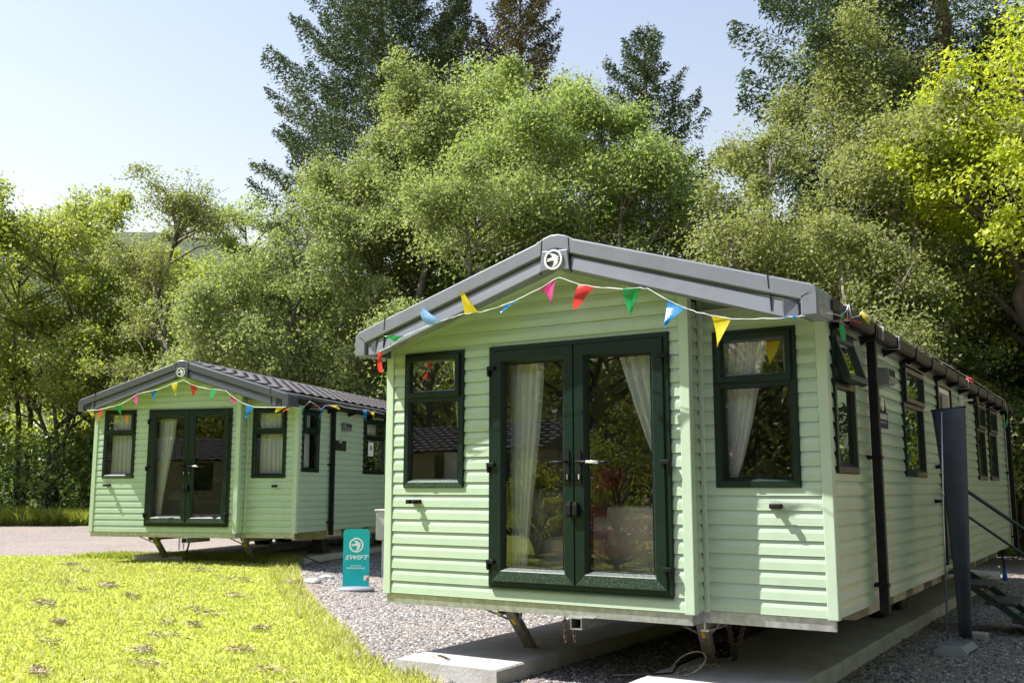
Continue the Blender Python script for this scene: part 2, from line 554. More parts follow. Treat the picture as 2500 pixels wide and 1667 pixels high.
def text_mesh(txt, size, mat, extrude=.001, shear=0., bold=0., spacing=1.):
    cu = bpy.data.curves.new('lettering', 'FONT')
    cu.body = txt; cu.size = size; cu.extrude = extrude; cu.shear = shear; cu.offset = bold; cu.space_character = spacing
    cu.align_x = 'CENTER'; cu.align_y = 'CENTER'; cu.resolution_u = 3
    o = bpy.data.objects.new('lettering', cu); COL.objects.link(o)
    dg = bpy.context.evaluated_depsgraph_get()
    me = bpy.data.meshes.new_from_object(o.evaluated_get(dg))
    bpy.data.objects.remove(o); bpy.data.curves.remove(cu)
    me.name = 'lettering'; me.materials.clear(); me.materials.append(mat)
    return me

def copy_tree(o, parent=None):
    c = o.copy(); COL.objects.link(c)
    if parent:
        c.parent = parent; c.matrix_parent_inverse = o.matrix_parent_inverse.copy()
    for ch in list(o.children): copy_tree(ch, c)
    return c

def smooth01(t):
    t = min(1., max(0., t)); return t * t * (3 - 2 * t)
def hgt(x, y):
    return .22 * smooth01((-1.5 - x) / 6)
def hgt_np(x):
    t = np.clip((-1.5 - x) / 6, 0, 1); return .22 * t * t * (3 - 2 * t)

# ================================================================== THE GROUND
def grid_sheet(name, xs, ys, zf, mat):
    X, Y = np.meshgrid(xs, ys, indexing='ij')
    Z = zf(X, Y)
    V = np.stack([X, Y, Z], -1).reshape(-1, 3)
    nx, ny = len(xs), len(ys)
    I = np.arange(nx * ny).reshape(nx, ny)
    Fc = np.stack([I[:-1, :-1], I[1:, :-1], I[1:, 1:], I[:-1, 1:]], -1).reshape(-1, 4)
    return link(name, np_mesh(name, V, Fc, mat, smooth=True))

xs = np.concatenate([[-400, -200, -100, -60], np.arange(-40, 16.1, .8), [25, 50, 100, 200, 400]])
ys = np.concatenate([[-400, -200, -100, -50], np.arange(-30, 40.1, .8), [60, 100, 200, 400]])
GRAVEL = gravel_mat('gravel_bed', 46, (.76, .72, .69))
tag(grid_sheet('gravel_ground', xs, ys, lambda X, Y: hgt_np(X), GRAVEL), kind='structure')

def poly_sheet(name, poly, dz, mat, step=.35, seed=0, zf=hgt, jitter=.0):
    """a draped sheet with the outline poly"""
    rnd = random.Random(seed)
    dense = []
    n = len(poly)
    for i in range(n):
        a, b = Vector(poly[i]), Vector(poly[(i + 1) % n])
        k = max(1, int((b - a).length / step))
        for j in range(k):
            p = a.lerp(b, j / k)
            dense.append(Vector((p.x + rnd.uniform(-jitter, jitter), p.y + rnd.uniform(-jitter, jitter))))
    m = len(dense)
    x0 = min(p.x for p in dense); x1 = max(p.x for p in dense); y0 = min(p.y for p in dense); y1 = max(p.y for p in dense)
    st = max(step, (x1 - x0) / 60)
    pts = list(dense)
    x = x0
    while x < x1:
        y = y0
        while y < y1:
            pts.append(Vector((x + rnd.uniform(-.1, .1) * st, y + rnd.uniform(-.1, .1) * st)))
            y += st
        x += st
    vs, es, fs, *_ = delaunay_2d_cdt(pts, [(i, (i + 1) % m) for i in range(m)], [], 1, 1e-4)
    me = bpy.data.meshes.new(name)
    me.from_pydata([(v.x, v.y, zf(v.x, v.y) + dz) for v in vs], [], [f for f in fs])
    me.materials.append(mat)
    for p in me.polygons: p.use_smooth = True
    return link(name, me), dense

LAWN_EDGE = [(-40, -14), (-14.85, 2.4), (-12.31, 3.99), (-11.05, 4.78), (-9.3, 5.36), (-8.27, 5.76), (-7.55, 5.85), (-6.92, 5.66), (-6.2, 4.95), (-5.34, 4.22), (-4.01, 3.03), (-2.69, 1.98),
             (-1.55, 1.11), (-.44, .11), (-.1, -.12), (.22, -.30), (.62, -.42), (1.05, -.75), (1.7, -1.6), (2.6, -3.2), (3.2, -6), (2, -14), (-12, -18)]
LAWN = lawn_mat()
o, LAWN_DENSE = poly_sheet('lawn', LAWN_EDGE, .022, LAWN, .4, 3, jitter=.03)
tag(o, kind='structure')
WOODF = M('woodland_floor', (.05, .055, .022), .95, var=.5, vscale=1.2, bump=.6, bscale=12)
o, _ = poly_sheet('woodland_floor', [(-60, -14), (-30.6, 10.2), (-26.7, 12.7), (-24.4, 14.9), (-19.5, 17.5), (-13, 18.2), (-6, 17.4), (-1.2, 13.4), (1.6, 12.6), (2.5, 16.5), (2.5, 30), (20, 60), (-20, 120), (-90, 110), (-110, 20)], .006, WOODF, .9, 4)
tag(o, kind='structure')
o, _ = poly_sheet('far_lawn', [(1.5, 18.5), (5, 18.9), (12, 19.5), (14, 40), (1.6, 40)], .012, LAWN, .8, 5)
tag(o, kind='structure')

def in_poly(px, py, poly):
    px = np.asarray(px); py = np.asarray(py)
    inside = np.zeros(px.shape, bool)
    n = len(poly); j = n - 1
    for i in range(n):
        xi, yi = poly[i][0], poly[i][1]; xj, yj = poly[j][0], poly[j][1]
        c = ((yi > py) != (yj > py)) & (px < (xj - xi) * (py - yi) / (yj - yi + 1e-12) + xi)
        inside ^= c; j = i
    return inside

# hill behind the wood on the left
HA = np.radians(np.linspace(-92, 12, 64)); HR = np.linspace(62, 190, 26)
HAg, HRg = np.meshgrid(HA, HR, indexing='ij')
rise = np.clip((HRg - 62) / 85, 0, 1); rise = rise * rise * (3 - 2 * rise)
crest = 33 + 6 * np.sin(HAg * 5 + 1) + 3 * np.sin(HAg * 13)
hX = 5.5 + HRg * np.sin(HAg); hY = -6.7 + HRg * np.cos(HAg)
hN = np.array([[noise.noise(Vector((x * .02, y * .02, 1))) * 4 + noise.noise(Vector((x * .09, y * .09, 7))) * 1.2 for x, y in zip(p, q)] for p, q in zip(hX, hY)])
hZ = rise * (crest + hN) - .5
HILLM = M('hill_scrub', (.036, .052, .022), .95, var=.55, vscale=.12, bump=.5, bscale=1.5)
nA, nR = hX.shape
hI = np.arange(nA * nR).reshape(nA, nR)
tag(link('hill', np_mesh('hill', np.stack([hX, hY, hZ], -1).reshape(-1, 3), np.stack([hI[:-1, :-1], hI[1:, :-1], hI[1:, 1:], hI[:-1, 1:]], -1).reshape(-1, 4), HILLM, smooth=True)), kind='structure')

# concrete runners
def slab(x0, x1, y0, y1, z0, z1, seed):
    rnd = random.Random(seed)
    bm = bmesh.new()
    ny = int((y1 - y0) / .25)
    rows = []
    for i in range(ny + 1):
        y = y0 + (y1 - y0) * i / ny
        j0, j1 = rnd.uniform(-.006, .006), rnd.uniform(-.008, .008)
        yy = y
        row = [bm.verts.new(p) for p in ((x0 + j0 - .006, yy, z0), (x0 + j0, yy, z1 - .012), (x0 + j0 + .014, yy, z1), (x1 + j1 - .014, yy, z1), (x1 + j1, yy, z1 - .012), (x1 + j1 + .006, yy, z0))]
        rows.append(row)
    for a, b in zip(rows, rows[1:]):
        for k in range(5):
            bm.faces.new((a[k], a[k + 1], b[k + 1], b[k]))
    bm.faces.new(rows[0][::-1]); bm.faces.new(rows[-1])
    bmesh.ops.recalc_face_normals(bm, faces=bm.faces)
    me = bpy.data.meshes.new('concrete_slab'); bm.to_mesh(me); bm.free(); me.materials.append(CONC)
    return me
C2_LOC, C2_RZ = (-9.49, 3.83, .16), R(16.15)
C2M = Matrix.Translation(C2_LOC) @ Matrix.Rotation(C2_RZ, 4, 'Z')
for i, (x0, x1, y0, y1) in enumerate(((.29, 1.27, -.27, 11.6), (2.30, 3.36, -.55, 11.6))):
    tag(link('concrete_slab', slab(x0, x1, y0, y1, -.06, .12, i)), kind='structure')
for i, (x0, x1, y0, y1) in enumerate(((.29, 1.27, .75, 11.6), (2.30, 3.36, 1.15, 11.6))):
    tag(link('concrete_slab', slab(x0, x1, y0, y1, -.10, .155, 5 + i), mat4=C2M), kind='structure')

# ================================================================== THE CABINS
W, DREC, XR, LEN = 3.66, .222, 2.735, 10.62
ZB, ZE = .60, 2.66           # foot of the cladding, eaves
P = .1015                    # board pitch
PROF = [(0, .0005), (.0205, .0005), (.0195, .006), (.0175, .052), (.0125, .072), (.0070, .088), (.0040, .1008), (0, .1008)]
def soffit_z(x): return 3.14 - .262 * abs(x - W / 2)

def board_mesh():
    mb = MB()
    n = len(PROF)
    vs = [(x, -o, z) for x in (0, 1) for o, z in PROF]
    mb.add(vs, [tuple(range(n)), tuple(range(2 * n - 1, n - 1, -1))] + [(i, n + i, n + (i + 1) % n, (i + 1) % n) for i in range(n)])
    return mb.mesh('plank', CLAD)
BOARD = board_mesh()

def cut_board(xa, xb, zrow, y):
    """a gable board whose ends follow the roof slope"""
    n = len(PROF)
    vs = []
    for s, xe in ((-1, xa), (1, xb)):
        for o, z in PROF:
            zz = zrow + z
            lim = (3.14 - zz) / .262
            c = W / 2 + s * max(lim, .01)
            x = max(xe, c) if s < 0 else min(xe, c)
            vs.append((x, -o, z))
    mb = MB().add(vs, [tuple(range(n)), tuple(range(2 * n - 1, n - 1, -1))] + [(i, n + i, n + (i + 1) % n, (i + 1) % n) for i in range(n)])
    return mb.mesh('plank', CLAD)

DOOR = (1.044, 2.611, .705, 2.597)
LWIN = (.174, .790, 1.467, 2.600)
RWIN = (2.859, 3.473, 1.467, 2.598)
SIDEW = [(.345, .945, 1.565, 2.583), (2.72, 3.68, 1.565, 2.583), (7.36, 8.14, 1.57, 2.583), (8.53, 9.38, 1.57, 2.583)]
SDOOR = (4.54, 5.44, .68, 2.60)

def segs(a, b, cuts):
    out, x = [], a
    for c0, c1 in sorted(cuts):
        if c1 <= x or c0 >= b: continue
        if c0 > x + .004: out.append((x, min(c0, b)))
        x = max(x, c1)
    if x < b - .004: out.append((x, b))
    return out

def rect_liner(mb, a, b, z0, z1, ops, fn):
    ss = sorted({a, b, *[v for o in ops for v in o[:2]]}); zz = sorted({z0, z1, *[v for o in ops for v in o[2:]]})
    for s0, s1 in zip(ss, ss[1:]):
        for t0, t1 in zip(zz, zz[1:]):
            cs, ct = (s0 + s1) / 2, (t0 + t1) / 2
            if any(o[0] < cs < o[1] and o[2] < ct < o[3] for o in ops): continue
            mb.add([fn(s0, t0), fn(s1, t0), fn(s1, t1), fn(s0, t1)], [(0, 1, 2, 3)])

# maps from wall coordinates (s along, o outward, z) to cabin coordinates
def front(s, o, z): return Vector((s, -o, z))
def recess(s, o, z): return Vector((s, DREC - o, z))
def side(s, o, z): return Vector((W + o, s, z))

def sweep_rect(mb, r, prof, fn, mi=0, mi_bottom=None):
    """sweep a cross-section (inset d, out o) round the rectangle r, mitred"""
    s0, s1, z0, z1 = r
    corners = [lambda d: (s0 + d, z0 + d), lambda d: (s1 - d, z0 + d), lambda d: (s1 - d, z1 - d), lambda d: (s0 + d, z1 - d)]
    n = len(prof)
    for k in range(4):
        a, b = corners[k], corners[(k + 1) % 4]
        vs = []
        for c in (a, b):
            for d, o in prof:
                s, z = c(d); vs.append(fn(s, o, z))
        mb.add(vs, [(i, i + 1, n + i + 1, n + i) for i in range(n - 1)], mi_bottom if (k == 0 and mi_bottom is not None) else mi)

FRAMEP = [(0, -.04), (0, .030), (.006, .036), (.046, .036), (.052, .030), (.066, .010), (.072, .006), (.072, -.05)]
SASHP = [(0, -.02), (0, .030), (.006, .038), (.040, .038), (.048, .030), (.058, .010), (.060, -.02)]

def pane(parent, r, fn, o, mat=None, xf=None):
    s0, s1, z0, z1 = r
    mb = MB()
    f = xf or (lambda v: v)
    mb.add([f(fn(s0, o, z0)), f(fn(s1, o, z0)), f(fn(s1, o, z1)), f(fn(s0, o, z1))], [(0, 1, 2, 3)])
    return mb.build('pane', mat or GLASS, parent)

def make_window(root, r, fn, vent=.335, open_deg=0., hood=False, name='window', dusty=False, vent_frac=None):
    s0, s1, z0, z1 = r
    mb = MB()
    sweep_rect(mb, r, FRAMEP, fn, 0, 1 if dusty else None)
    zt = z1 - vent - .055
    # transom
    for (oa, ob, za, zb) in ((-.04, .034, zt - .028, zt + .020),):
        vs = [fn(s, o, z) for s in (s0 + .05, s1 - .05) for o in (oa, ob) for z in (za, zb)]
        mb.add(vs, [(0, 1, 3, 2), (4, 6, 7, 5), (0, 4, 5, 1), (2, 3, 7, 6), (0, 2, 6, 4), (1, 5, 7, 3)])
    if hood:
        vs = [fn(s, o, z) for s in (s0 - .012, s1 + .03) for o, z in ((0, z1 - .012), (.07, z1 - .018), (.07, z1 - .004), (0, z1 + .022))]
        mb.add(vs, [(0, 1, 2, 3), (7, 6, 5, 4), (0, 4, 5, 1), (1, 5, 6, 2), (2, 6, 7, 3), (3, 7, 4, 0)])
    w = mb.build(name, [DKGREEN, SPECK], root)
    # vent sash
    rs = (s0 + .030, s1 - .030, zt + .006, z1 - .030)
    hz = z1 - .03
    if open_deg:
        a = R(open_deg); ca, sa = math.cos(a), math.sin(a)
        def vfn(s, o, z):
            dz = z - hz; oo = o - .03
            return fn(s, .03 + oo * ca - dz * sa, hz + oo * sa + dz * ca)
    else:
        vfn = lambda s, o, z: fn(s, o + .022, z)
    mb = MB()
    sweep_rect(mb, rs, SASHP, vfn)
    mb.build('sash', DKGREEN, w)
    pane(w, (rs[0] + .056, rs[1] - .056, rs[2] + .056, rs[3] - .056), vfn, .008)
    pane(w, (s0 + .068, s1 - .068, z0 + .068, zt - .03), fn, .004)
    # glazing seal: thin grey line inside the fixed light, and the drainage cap under the sash
    mb = MB()
    sweep_rect(mb, (s0 + .066, s1 - .066, z0 + .066, zt - .026), [(0, .012), (.004, .012), (.007, .006), (.007, -.03)], fn)
    mb.build('glazing_seal', BLACK, w)
    sm = (s0 + s1) / 2
    mb = MB()
    for zc in (zt + .018, z0 + .006):
        vs = [fn(s, o, z) for s in (sm - .022, sm + .022) for o in (.034, .0640 if zc > z0 + .1 else .0385) for z in (zc - .004, zc + .004)]
        mb.add(vs, [(0, 1, 3, 2), (4, 6, 7, 5), (0, 4, 5, 1), (2, 3, 7, 6), (0, 2, 6, 4), (1, 5, 7, 3)])
    mb.build('drain_cap', BLACK, w)
    return w

def fascia_contour():
    """outer line of the barge from the left foot over the ridge to the right foot"""
    l = [(-.125, 2.575)]
    zc = 2.77
    for k in range(7):                                # rounded shoulder
        a = math.pi - k / 6 * (math.pi / 2 - .29)
        l.append((-.045 + .08 * math.cos(a), 2.705 + .08 * math.sin(a)))
    top = []
    for k in range(6):
        t = -1 + 2 * k / 5
        top.append((W / 2 + t * .16, 3.368 - .055 * t * t))
    r = [(W - x, z) for x, z in reversed(l)]
    return l + top + r

def offset_line(pts, d):
    out = []
    n = len(pts)
    for i, p in enumerate(pts):
        p = Vector(p)
        t0 = (p - Vector(pts[i - 1])).normalized() if i else None
        t1 = (Vector(pts[i + 1]) - p).normalized() if i < n - 1 else None
        if t0 is None: t0 = t1
        if t1 is None: t1 = t0
        nn = lambda t: Vector((t.y, -t.x))
        b = (nn(t0) + nn(t1)); b.normalize()
        k = d / max(.35, b.dot(nn(t0)))
        q = p + b * k
        out.append((q.x, q.y))
    # the foot stays level
    out[0] = (out[0][0], pts[0][1]); out[-1] = (out[-1][0], pts[-1][1])
    # keep the inner line monotonic in x
    half = n // 2
    for i in range(1, half):
        if out[i][0] < out[i - 1][0]: out[i] = (out[i - 1][0], max(out[i][1], pts[0][1]))
    for i in range(n - 2, half - 1, -1):
        if out[i][0] > out[i + 1][0]: out[i] = (out[i + 1][0], max(out[i][1], pts[0][1]))
    return [(x, max(z, pts[0][1])) for x, z in out]

def fascia_strip(name, prof, mat, root, lo=0, hi=None):
    C = fascia_contour()
    if hi is None: hi = len(C)
    lines = [offset_line(C, d)[lo:hi] for d, y in prof]
    mb = MB()
    m = hi - lo; n = len(prof)
    vs = [(lines[j][i][0], prof[j][1], lines[j][i][1]) for i in range(m) for j in range(n)]
    fs = [(i * n + j, i * n + j + 1, (i + 1) * n + j + 1, (i + 1) * n + j) for i in range(m - 1) for j in range(n - 1)]
    fs.append(tuple(range(n))); fs.append(tuple((m - 1) * n + j for j in range(n - 1, -1, -1)))
    mb.add(vs, fs)
    return mb.build(name, mat, root)

# swallow badge drawn in the unit circle
BIRD = [(-.86, .16), (-.60, .13), (-.30, .17), (-.08, .24), (-.14, .42), (-.30, .58), (-.52, .70), (-.20, .68), (.12, .60), (.38, .44), (.52, .26), (.60, .36), (.70, .20), (.58, .16), (.54, .06), (.62, .01), (.84, -.01),
        (.66, -.06), (.52, -.12), (.60, -.20), (.54, -.42), (.38, -.62), (.10, -.80), (-.20, -.90), (.0, -.68), (.10, -.44), (.12, -.20), (.02, -.10), (-.30, -.12), (-.62, -.17), (-.90, -.22), (-.66, -.06), (-.58, .01), (-.70, .07)]
def badge(mb, fn, r, d0, d1):
    n = 36
    ring = []
    for rr in (r, r * .80):
        for d in (d0, d1):
            ring.append([fn(rr * math.cos(2 * math.pi * k / n), rr * math.sin(2 * math.pi * k / n), d) for k in range(n)])
    vs = [p for l in ring for p in l]
    fs = []
    for k in range(n):
        k2 = (k + 1) % n
        fs += [(n + k, n + k2, 3 * n + k2, 3 * n + k), (k, n + k, n + k2, k2), (2 * n + k, 2 * n + k2, 3 * n + k2, 3 * n + k), (k, k2, 2 * n + k2, 2 * n + k)]
    mb.add(vs, fs)
    mb.prism([(u * r * .92, v * r * .92) for u, v in BIRD], lambda u, v, k: fn(u, v, d1 * 1.08 if k else d0))

def make_cabin():
    root = empty('static_caravan', (0, 0, 0), 0)
    rnd = random.Random(11)
    def plank(x, y, z, length, rz=0., me=None):
        o = link('plank', me or BOARD, root, (x, y, z), rz)
        if me is None: o.scale = (length, 1, 1)
        o.rotation_euler.x = rnd.gauss(0, R(.35))
        return o
    def op(rects, m=.02): return [(a + m, b - m, c + m, d - m) for a, b, c, d in rects]
    # --- cladding, board by board
    i = 0
    while True:
        z = ZB + i * P; zc = z + P / 2; i += 1
        if z > 3.10: break
        for wall, a, b, ops in (('f', .052, XR - .052, op([DOOR, LWIN])), ('r', XR + .045, W - .052, op([RWIN]))):
            y = 0 if wall == 'f' else DREC
            for s0, s1 in segs(a, b, [(o[0], o[1]) for o in ops if z + P > o[2] + .046 and z < o[3] - .046]):
                if z < 2.60: plank(s0, y, z, s1 - s0)
                else:
                    lim = (3.14 - z) / .262
                    if W / 2 - lim < s1 - .03 and W / 2 + lim > s0 + .03:
                        plank(0, y, z, 1, 0, cut_board(s0, s1, z, y))
        if z + P < 2.89: plank(XR, .002, z, DREC - .047, R(90))
        if z < ZE - .03:
            ops = op(SIDEW + [SDOOR])
            cuts = [(q[0], q[1]) for q in ops if z + P > q[2] + .046 and z < q[3] - .046]
            for a, b in ((DREC + .052, 3.645), (3.650, 8.20), (8.205, LEN)):
                for s0, s1 in segs(a, b, cuts):
                    plank(W, s0, z, s1 - s0, R(90))
    # far and left walls, out of sight from the front
    mb = MB()
    for k in range(21):
        z = ZB + k * P
        for (pa, pb, nrm) in (((0, LEN), (0, .05), (-1, 0)), ((W, LEN), (0, LEN), (0, 1))):
            vs = []
            for (x, y) in (pa, pb):
                for o_, zz in PROF: vs.append((x + nrm[0] * o_, y + nrm[1] * o_, z + zz))
            n = len(PROF)
            mb.add(vs, [(j, n + j, n + j + 1, j + 1) for j in range(n - 1)])
    mb.build('rear_cladding', CLAD, root)['kind'] = 'stuff'
    mb = MB()
    rect_liner(mb, .03, XR - .02, ZB, 2.66, op([DOOR, LWIN]), lambda s, z: (s, -.003, z))
    rect_liner(mb, XR + .01, W - .03, ZB, 2.66, op([RWIN]), lambda s, z: (s, DREC - .003, z))
    rect_liner(mb, DREC + .03, LEN, ZB, 2.66, op(SIDEW + [SDOOR]), lambda s, z: (W + .003, s, z))
    mb.build('backing_board', TRIM, root)
    # --- corner posts
    def trim(x0, x1, y0, y1, z1, nm='corner_trim', z0=ZB - .012):
        MB().box(x0, x1, y0, y1, z0, z1).build(nm, TRIM, root, bevel=.006)
    trim(-.026, .050, -.027, .05, 2.70)
    trim(XR - .050, XR + .027, -.027, .050, 2.88)
    trim(XR + .003, XR + .046, DREC - .026, DREC + .02, 2.86)
    trim(W - .050, W + .027, DREC - .027, DREC + .050, 2.66)
    trim(W - .04, W + .027, LEN - .05, LEN + .027, 2.66)
    # --- liner (inside faces of the walls), floor, ceiling, partition
    mb = MB()
    rect_liner(mb, .05, XR - .05, .66, 2.75, op([DOOR, LWIN], .03), lambda s, z: (s, .06, z))
    rect_liner(mb, XR - .05, W - .05, .66, 2.75, op([RWIN], .03), lambda s, z: (s, DREC + .06, z))
    rect_liner(mb, DREC + .062, LEN - .05, .66, 2.75, op(SIDEW + [SDOOR], .03), lambda s, z: (W - .06, s, z))
    mb.add([(.06, .06, .66), (.06, LEN - .05, .66), (.06, LEN - .05, 2.75), (.06, .06, 2.75)], [(0, 1, 2, 3)])
    mb.add([(.06, LEN - .05, .66), (W - .06, LEN - .05, .66), (W - .06, LEN - .05, 2.75), (.06, LEN - .05, 2.75)], [(0, 1, 2, 3)])
    mb.add([(.06, 6.3, .66), (2.6, 6.3, .66), (2.6, 6.3, 2.75), (.06, 6.3, 2.75)], [(0, 1, 2, 3)])
    mb.add([(XR - .05, .06, .66), (XR - .05, DREC + .06, .66), (XR - .05, DREC + .06, 2.75), (XR - .05, .06, 2.75)], [(0, 1, 2, 3)])
    mb.build('inner_wall', CREAM, root)
    MB().box(.03, W - .03, DREC + .02, LEN - .03, .615, .668).box(.03, XR - .03, .02, DREC + .02, .615, .668).build('floor_deck', CARPET, root)
    MB().add([(.05, .05, 2.74), (W - .05, .05, 2.74), (W - .05, LEN - .05, 2.74), (.05, LEN - .05, 2.74)], [(0, 1, 2, 3)]).build('inner_ceiling', CEIL, root)
    # --- soffit under the front overhang
    mb = MB()
    for s in (-1, 1):
        x0, x1 = W / 2, W / 2 + s * (W / 2 + .10)
        vs = [(x0, -.31, 3.14), (x1, -.31, soffit_z(x1)), (x1, DREC + .03, soffit_z(x1)), (x0, DREC + .03, 3.14)]
        mb.add(vs + [(x, y, z + .012) for x, y, z in vs], [(0, 1, 2, 3), (4, 7, 6, 5), (0, 4, 5, 1), (1, 5, 6, 2), (2, 6, 7, 3), (3, 7, 4, 0)])
    mb.build('soffit', TRIM, root)
    # cover strip between the soffit and the boards
    mb = MB()
    for (xa, xb, yy) in ((.05, W / 2, -.024), (W / 2, XR - .05, -.024), (XR + .045, W - .05, DREC - .024)):
        vs = [(x, y, soffit_z(x) + dz) for x in (xa, xb) for y in (yy, yy + .022) for dz in (-.035, -.002)]
        mb.add(vs, [(0, 1, 3, 2), (4, 6, 7, 5), (0, 4, 5, 1), (2, 3, 7, 6), (0, 2, 6, 4), (1, 5, 7, 3)])
    mb.build('gable_trim', TRIM, root)
    # --- moulded barge
    f = fascia_strip('fascia', [(0, .02), (0, -.325), (.004, -.337), (.012, -.342), (.105, -.342), (.112, -.336), (.116, -.298), (.118, -.02)], FASC, root)
    fascia_strip('groove', [(.112, -.03), (.112, -.302), (.136, -.302), (.140, -.03)], GROOVE, f)
    fascia_strip('lower_band', [(.131, -.262), (.131, -.312), (.136, -.322), (.225, -.334), (.236, -.328), (.252, -.290), (.256, -.268), (.20, -.262)], FASC, f)
    # joint lines between the moulded pieces
    mb = MB()
    C = fascia_contour()
    for x in (.20, W / 2 - .105, W / 2 + .125, W - .20):
        zt = 3.368 - .2968 * abs(x - W / 2) + (.0 if abs(x - W / 2) > .3 else -.008)
        tl = .03 * (1 if x > W / 2 else -1)
        mb.bar((x, -.3405, zt - .002), (x + tl * .25, -.3405, zt - .112), .007, .008, 0, (0, 1, 0))
        mb.bar((x + tl * .3, -.327, zt - .135), (x + tl * .6, -.329, zt - .262), .007, .016, 0, (0, 1, 0))
    mb.build('joint', BLACK, f)
    # ridge keystone with the chrome badge
    key = [(-.10, -.125), (.12, -.135), (.135, -.292), (.05, -.278), (-.05, -.276), (-.125, -.285)]
    mb = MB().prism(key, lambda u, v, k: (W / 2 + u, -.350 if k else -.30, 3.368 + v))
    ks = mb.build('keystone', FASC, root, bevel=.006)
    mb = MB()
    badge(mb, lambda u, v, d: (W / 2 + .005 + u, -.350 - d, 3.165 + v), .078, .0, .014)
    mb.build('badge', CHROME, ks)
    MB().lathe([(.070, 0), (.070, .004)], n=28).build('badge_back', GROOVE, ks, mat4=Matrix.Translation((W / 2 + .005, -.350, 3.168)) @ Matrix.Rotation(R(90), 4, 'X'))
    # --- roof
    def roofz(x): return 3.372 - .2968 * abs(x - W / 2)
    tw, tl, NR = .330, .2265, 8
    n_al = int((LEN + .10) / tw)
    mb = MB()
    ny = 7
    prof_y = [k / (ny - 1) for k in range(ny)]
    wave = [0, .006, .019, .026, .019, .006, 0]
    vs = []
    for dz in (0, 1):
        for t in (0, 1):
            for yy, wv in zip(prof_y, wave):
                vs.append((t * tl, yy * tw, wv + (.024 * t) - (.0 if dz == 0 else .020)))
    A = lambda dz, t, k: dz * 2 * ny + t * ny + k
    fs = []
    for k in range(ny - 1):
        fs.append((A(0, 0, k), A(0, 1, k), A(0, 1, k + 1), A(0, 0, k + 1)))
        fs.append((A(0, 1, k), A(1, 1, k), A(1, 1, k + 1), A(0, 1, k + 1)))
    mb.add(vs, fs)
    TILE = mb.mesh('roof_tile', ROOFT)
    ang = math.atan(.2968)
    roof = None
    for s in (-1, 1):
        m2 = MB()
        x1 = W / 2 + s * (W / 2 + .055)
        vs = [(W / 2, -.03, 3.350), (x1, -.03, roofz(x1) - .022), (x1, LEN + .1, roofz(x1) - .022), (W / 2, LEN + .1, 3.350)]
        m2.add(vs + [(x, y, z - .06) for x, y, z in vs], [(0, 1, 2, 3), (4, 7, 6, 5), (0, 4, 5, 1), (1, 5, 6, 2), (2, 6, 7, 3), (3, 7, 4, 0)])
        o = m2.build('roof', ROOFT, root)
        if s > 0: roof = o
    for r in range(NR):
        for k in range(n_al):
            d = .04 + r * tl * .985
            x = W / 2 + d * math.cos(ang)
            o = link('roof_tile', TILE, roof, (x, -.02 + k * tw, 3.352 - d * math.sin(ang)))
            o.rotation_euler = (0, ang, 0)
    MB().prism([(-.11, -.03), (0, .012), (.11, -.03), (.11, -.02), (0, .028), (-.11, -.02)], lambda u, v, k: (W / 2 + u, (LEN + .1) if k else -.02, 3.372 + v)).build('ridge_cap', ROOFT, root)
    # --- gutter, brackets, down pipes
    mb = MB()
    gp = [(3.700, 2.715), (3.700, 2.640), (3.712, 2.632), (3.775, 2.632), (3.795, 2.650), (3.800, 2.722), (3.790, 2.722), (3.784, 2.655), (3.71, 2.645), (3.708, 2.715)]
    mb.prism(gp, lambda u, v, k: (u, LEN + .08 if k else -.02, v))
    gut = mb.build('gutter', GUTM, root)
    MB().box(W - .02, 3.700, .06, LEN + .05, 2.638, 2.655).build('eave_board', M('eave_board_paint', (.20, .20, .19), .5, var=.1), root)
    for k in range(13):
        y = .42 + k * .815
        MB().prism([(3.664, 2.555), (3.690, 2.575), (3.80, 2.612), (3.810, 2.745), (3.801, 2.745), (3.797, 2.64), (3.67, 2.636)], lambda u, v, kk: (u, y + .030 * kk, v)).build('bracket', BLACK, gut)
    for y in (1.36, 10.54):
        mb = MB().box(3.700, 3.768, y - .034, y + .034, .52, 2.64)
        mb.box(3.692, 3.806, y - .075, y + .075, 2.615, 2.70)
        dp = mb.build('downpipe', BLACK, root, bevel=.006)
        for z in (1.70, .735):
            MB().box(3.664, 3.773, y - .040, y - .036, z - .014, z + .014).box(3.664, 3.773, y + .036, y + .040, z - .014, z + .014).box(3.769, 3.774, y - .04, y + .04, z - .014, z + .014) \
                .box(3.680, 3.686, y - .085, y + .085, z - .014, z + .014).build('pipe_clip', BLACK, dp)
    # --- windows and french doors
    make_window(root, LWIN, front, dusty=True)
    make_window(root, RWIN, recess)
    for k, r in enumerate(SIDEW):
        if k in (1, 2, 3): make_window(root, r, side, vent=.30, hood=True)
    # french doors
    s0, s1, z0, z1 = DOOR
    mb = MB()
    sweep_rect(mb, DOOR, [(0, -.04), (0, .034), (.005, .040), (.036, .040), (.042, .034), (.042, -.05)], front)
    d = mb.build('door_frame', DKGREEN, root)
    sm = (s0 + s1) / 2
    for sgn, (a, b) in ((-1, (s0 + .040, sm - .0015)), (1, (sm + .0015, s1 - .040))):
        mb = MB()
        prof = [(0, -.02), (0, .046), (.006, .054), (.082, .054), (.088, .048), (.112, .016), (.116, .012), (.116, -.03)]
        sweep_rect(mb, (a, b, z0 + .038, z1 - .038), prof, front, 0, 1)
        leaf = mb.build('door', [DKGREEN, SPECK], root)
        pane(leaf, (a + .112, b - .112, z0 + .15, z1 - .15), front, .016)
        mb = MB()
        sweep_rect(mb, (a + .110, b - .110, z0 + .148, z1 - .148), [(0, .022), (.004, .022), (.008, .016), (.008, -.03)], front)
        mb.build('glazing_seal', BLACK, leaf)
        hc = sm + sgn * .050
        # handle plate and lever
        mb = MB()
        pl = []
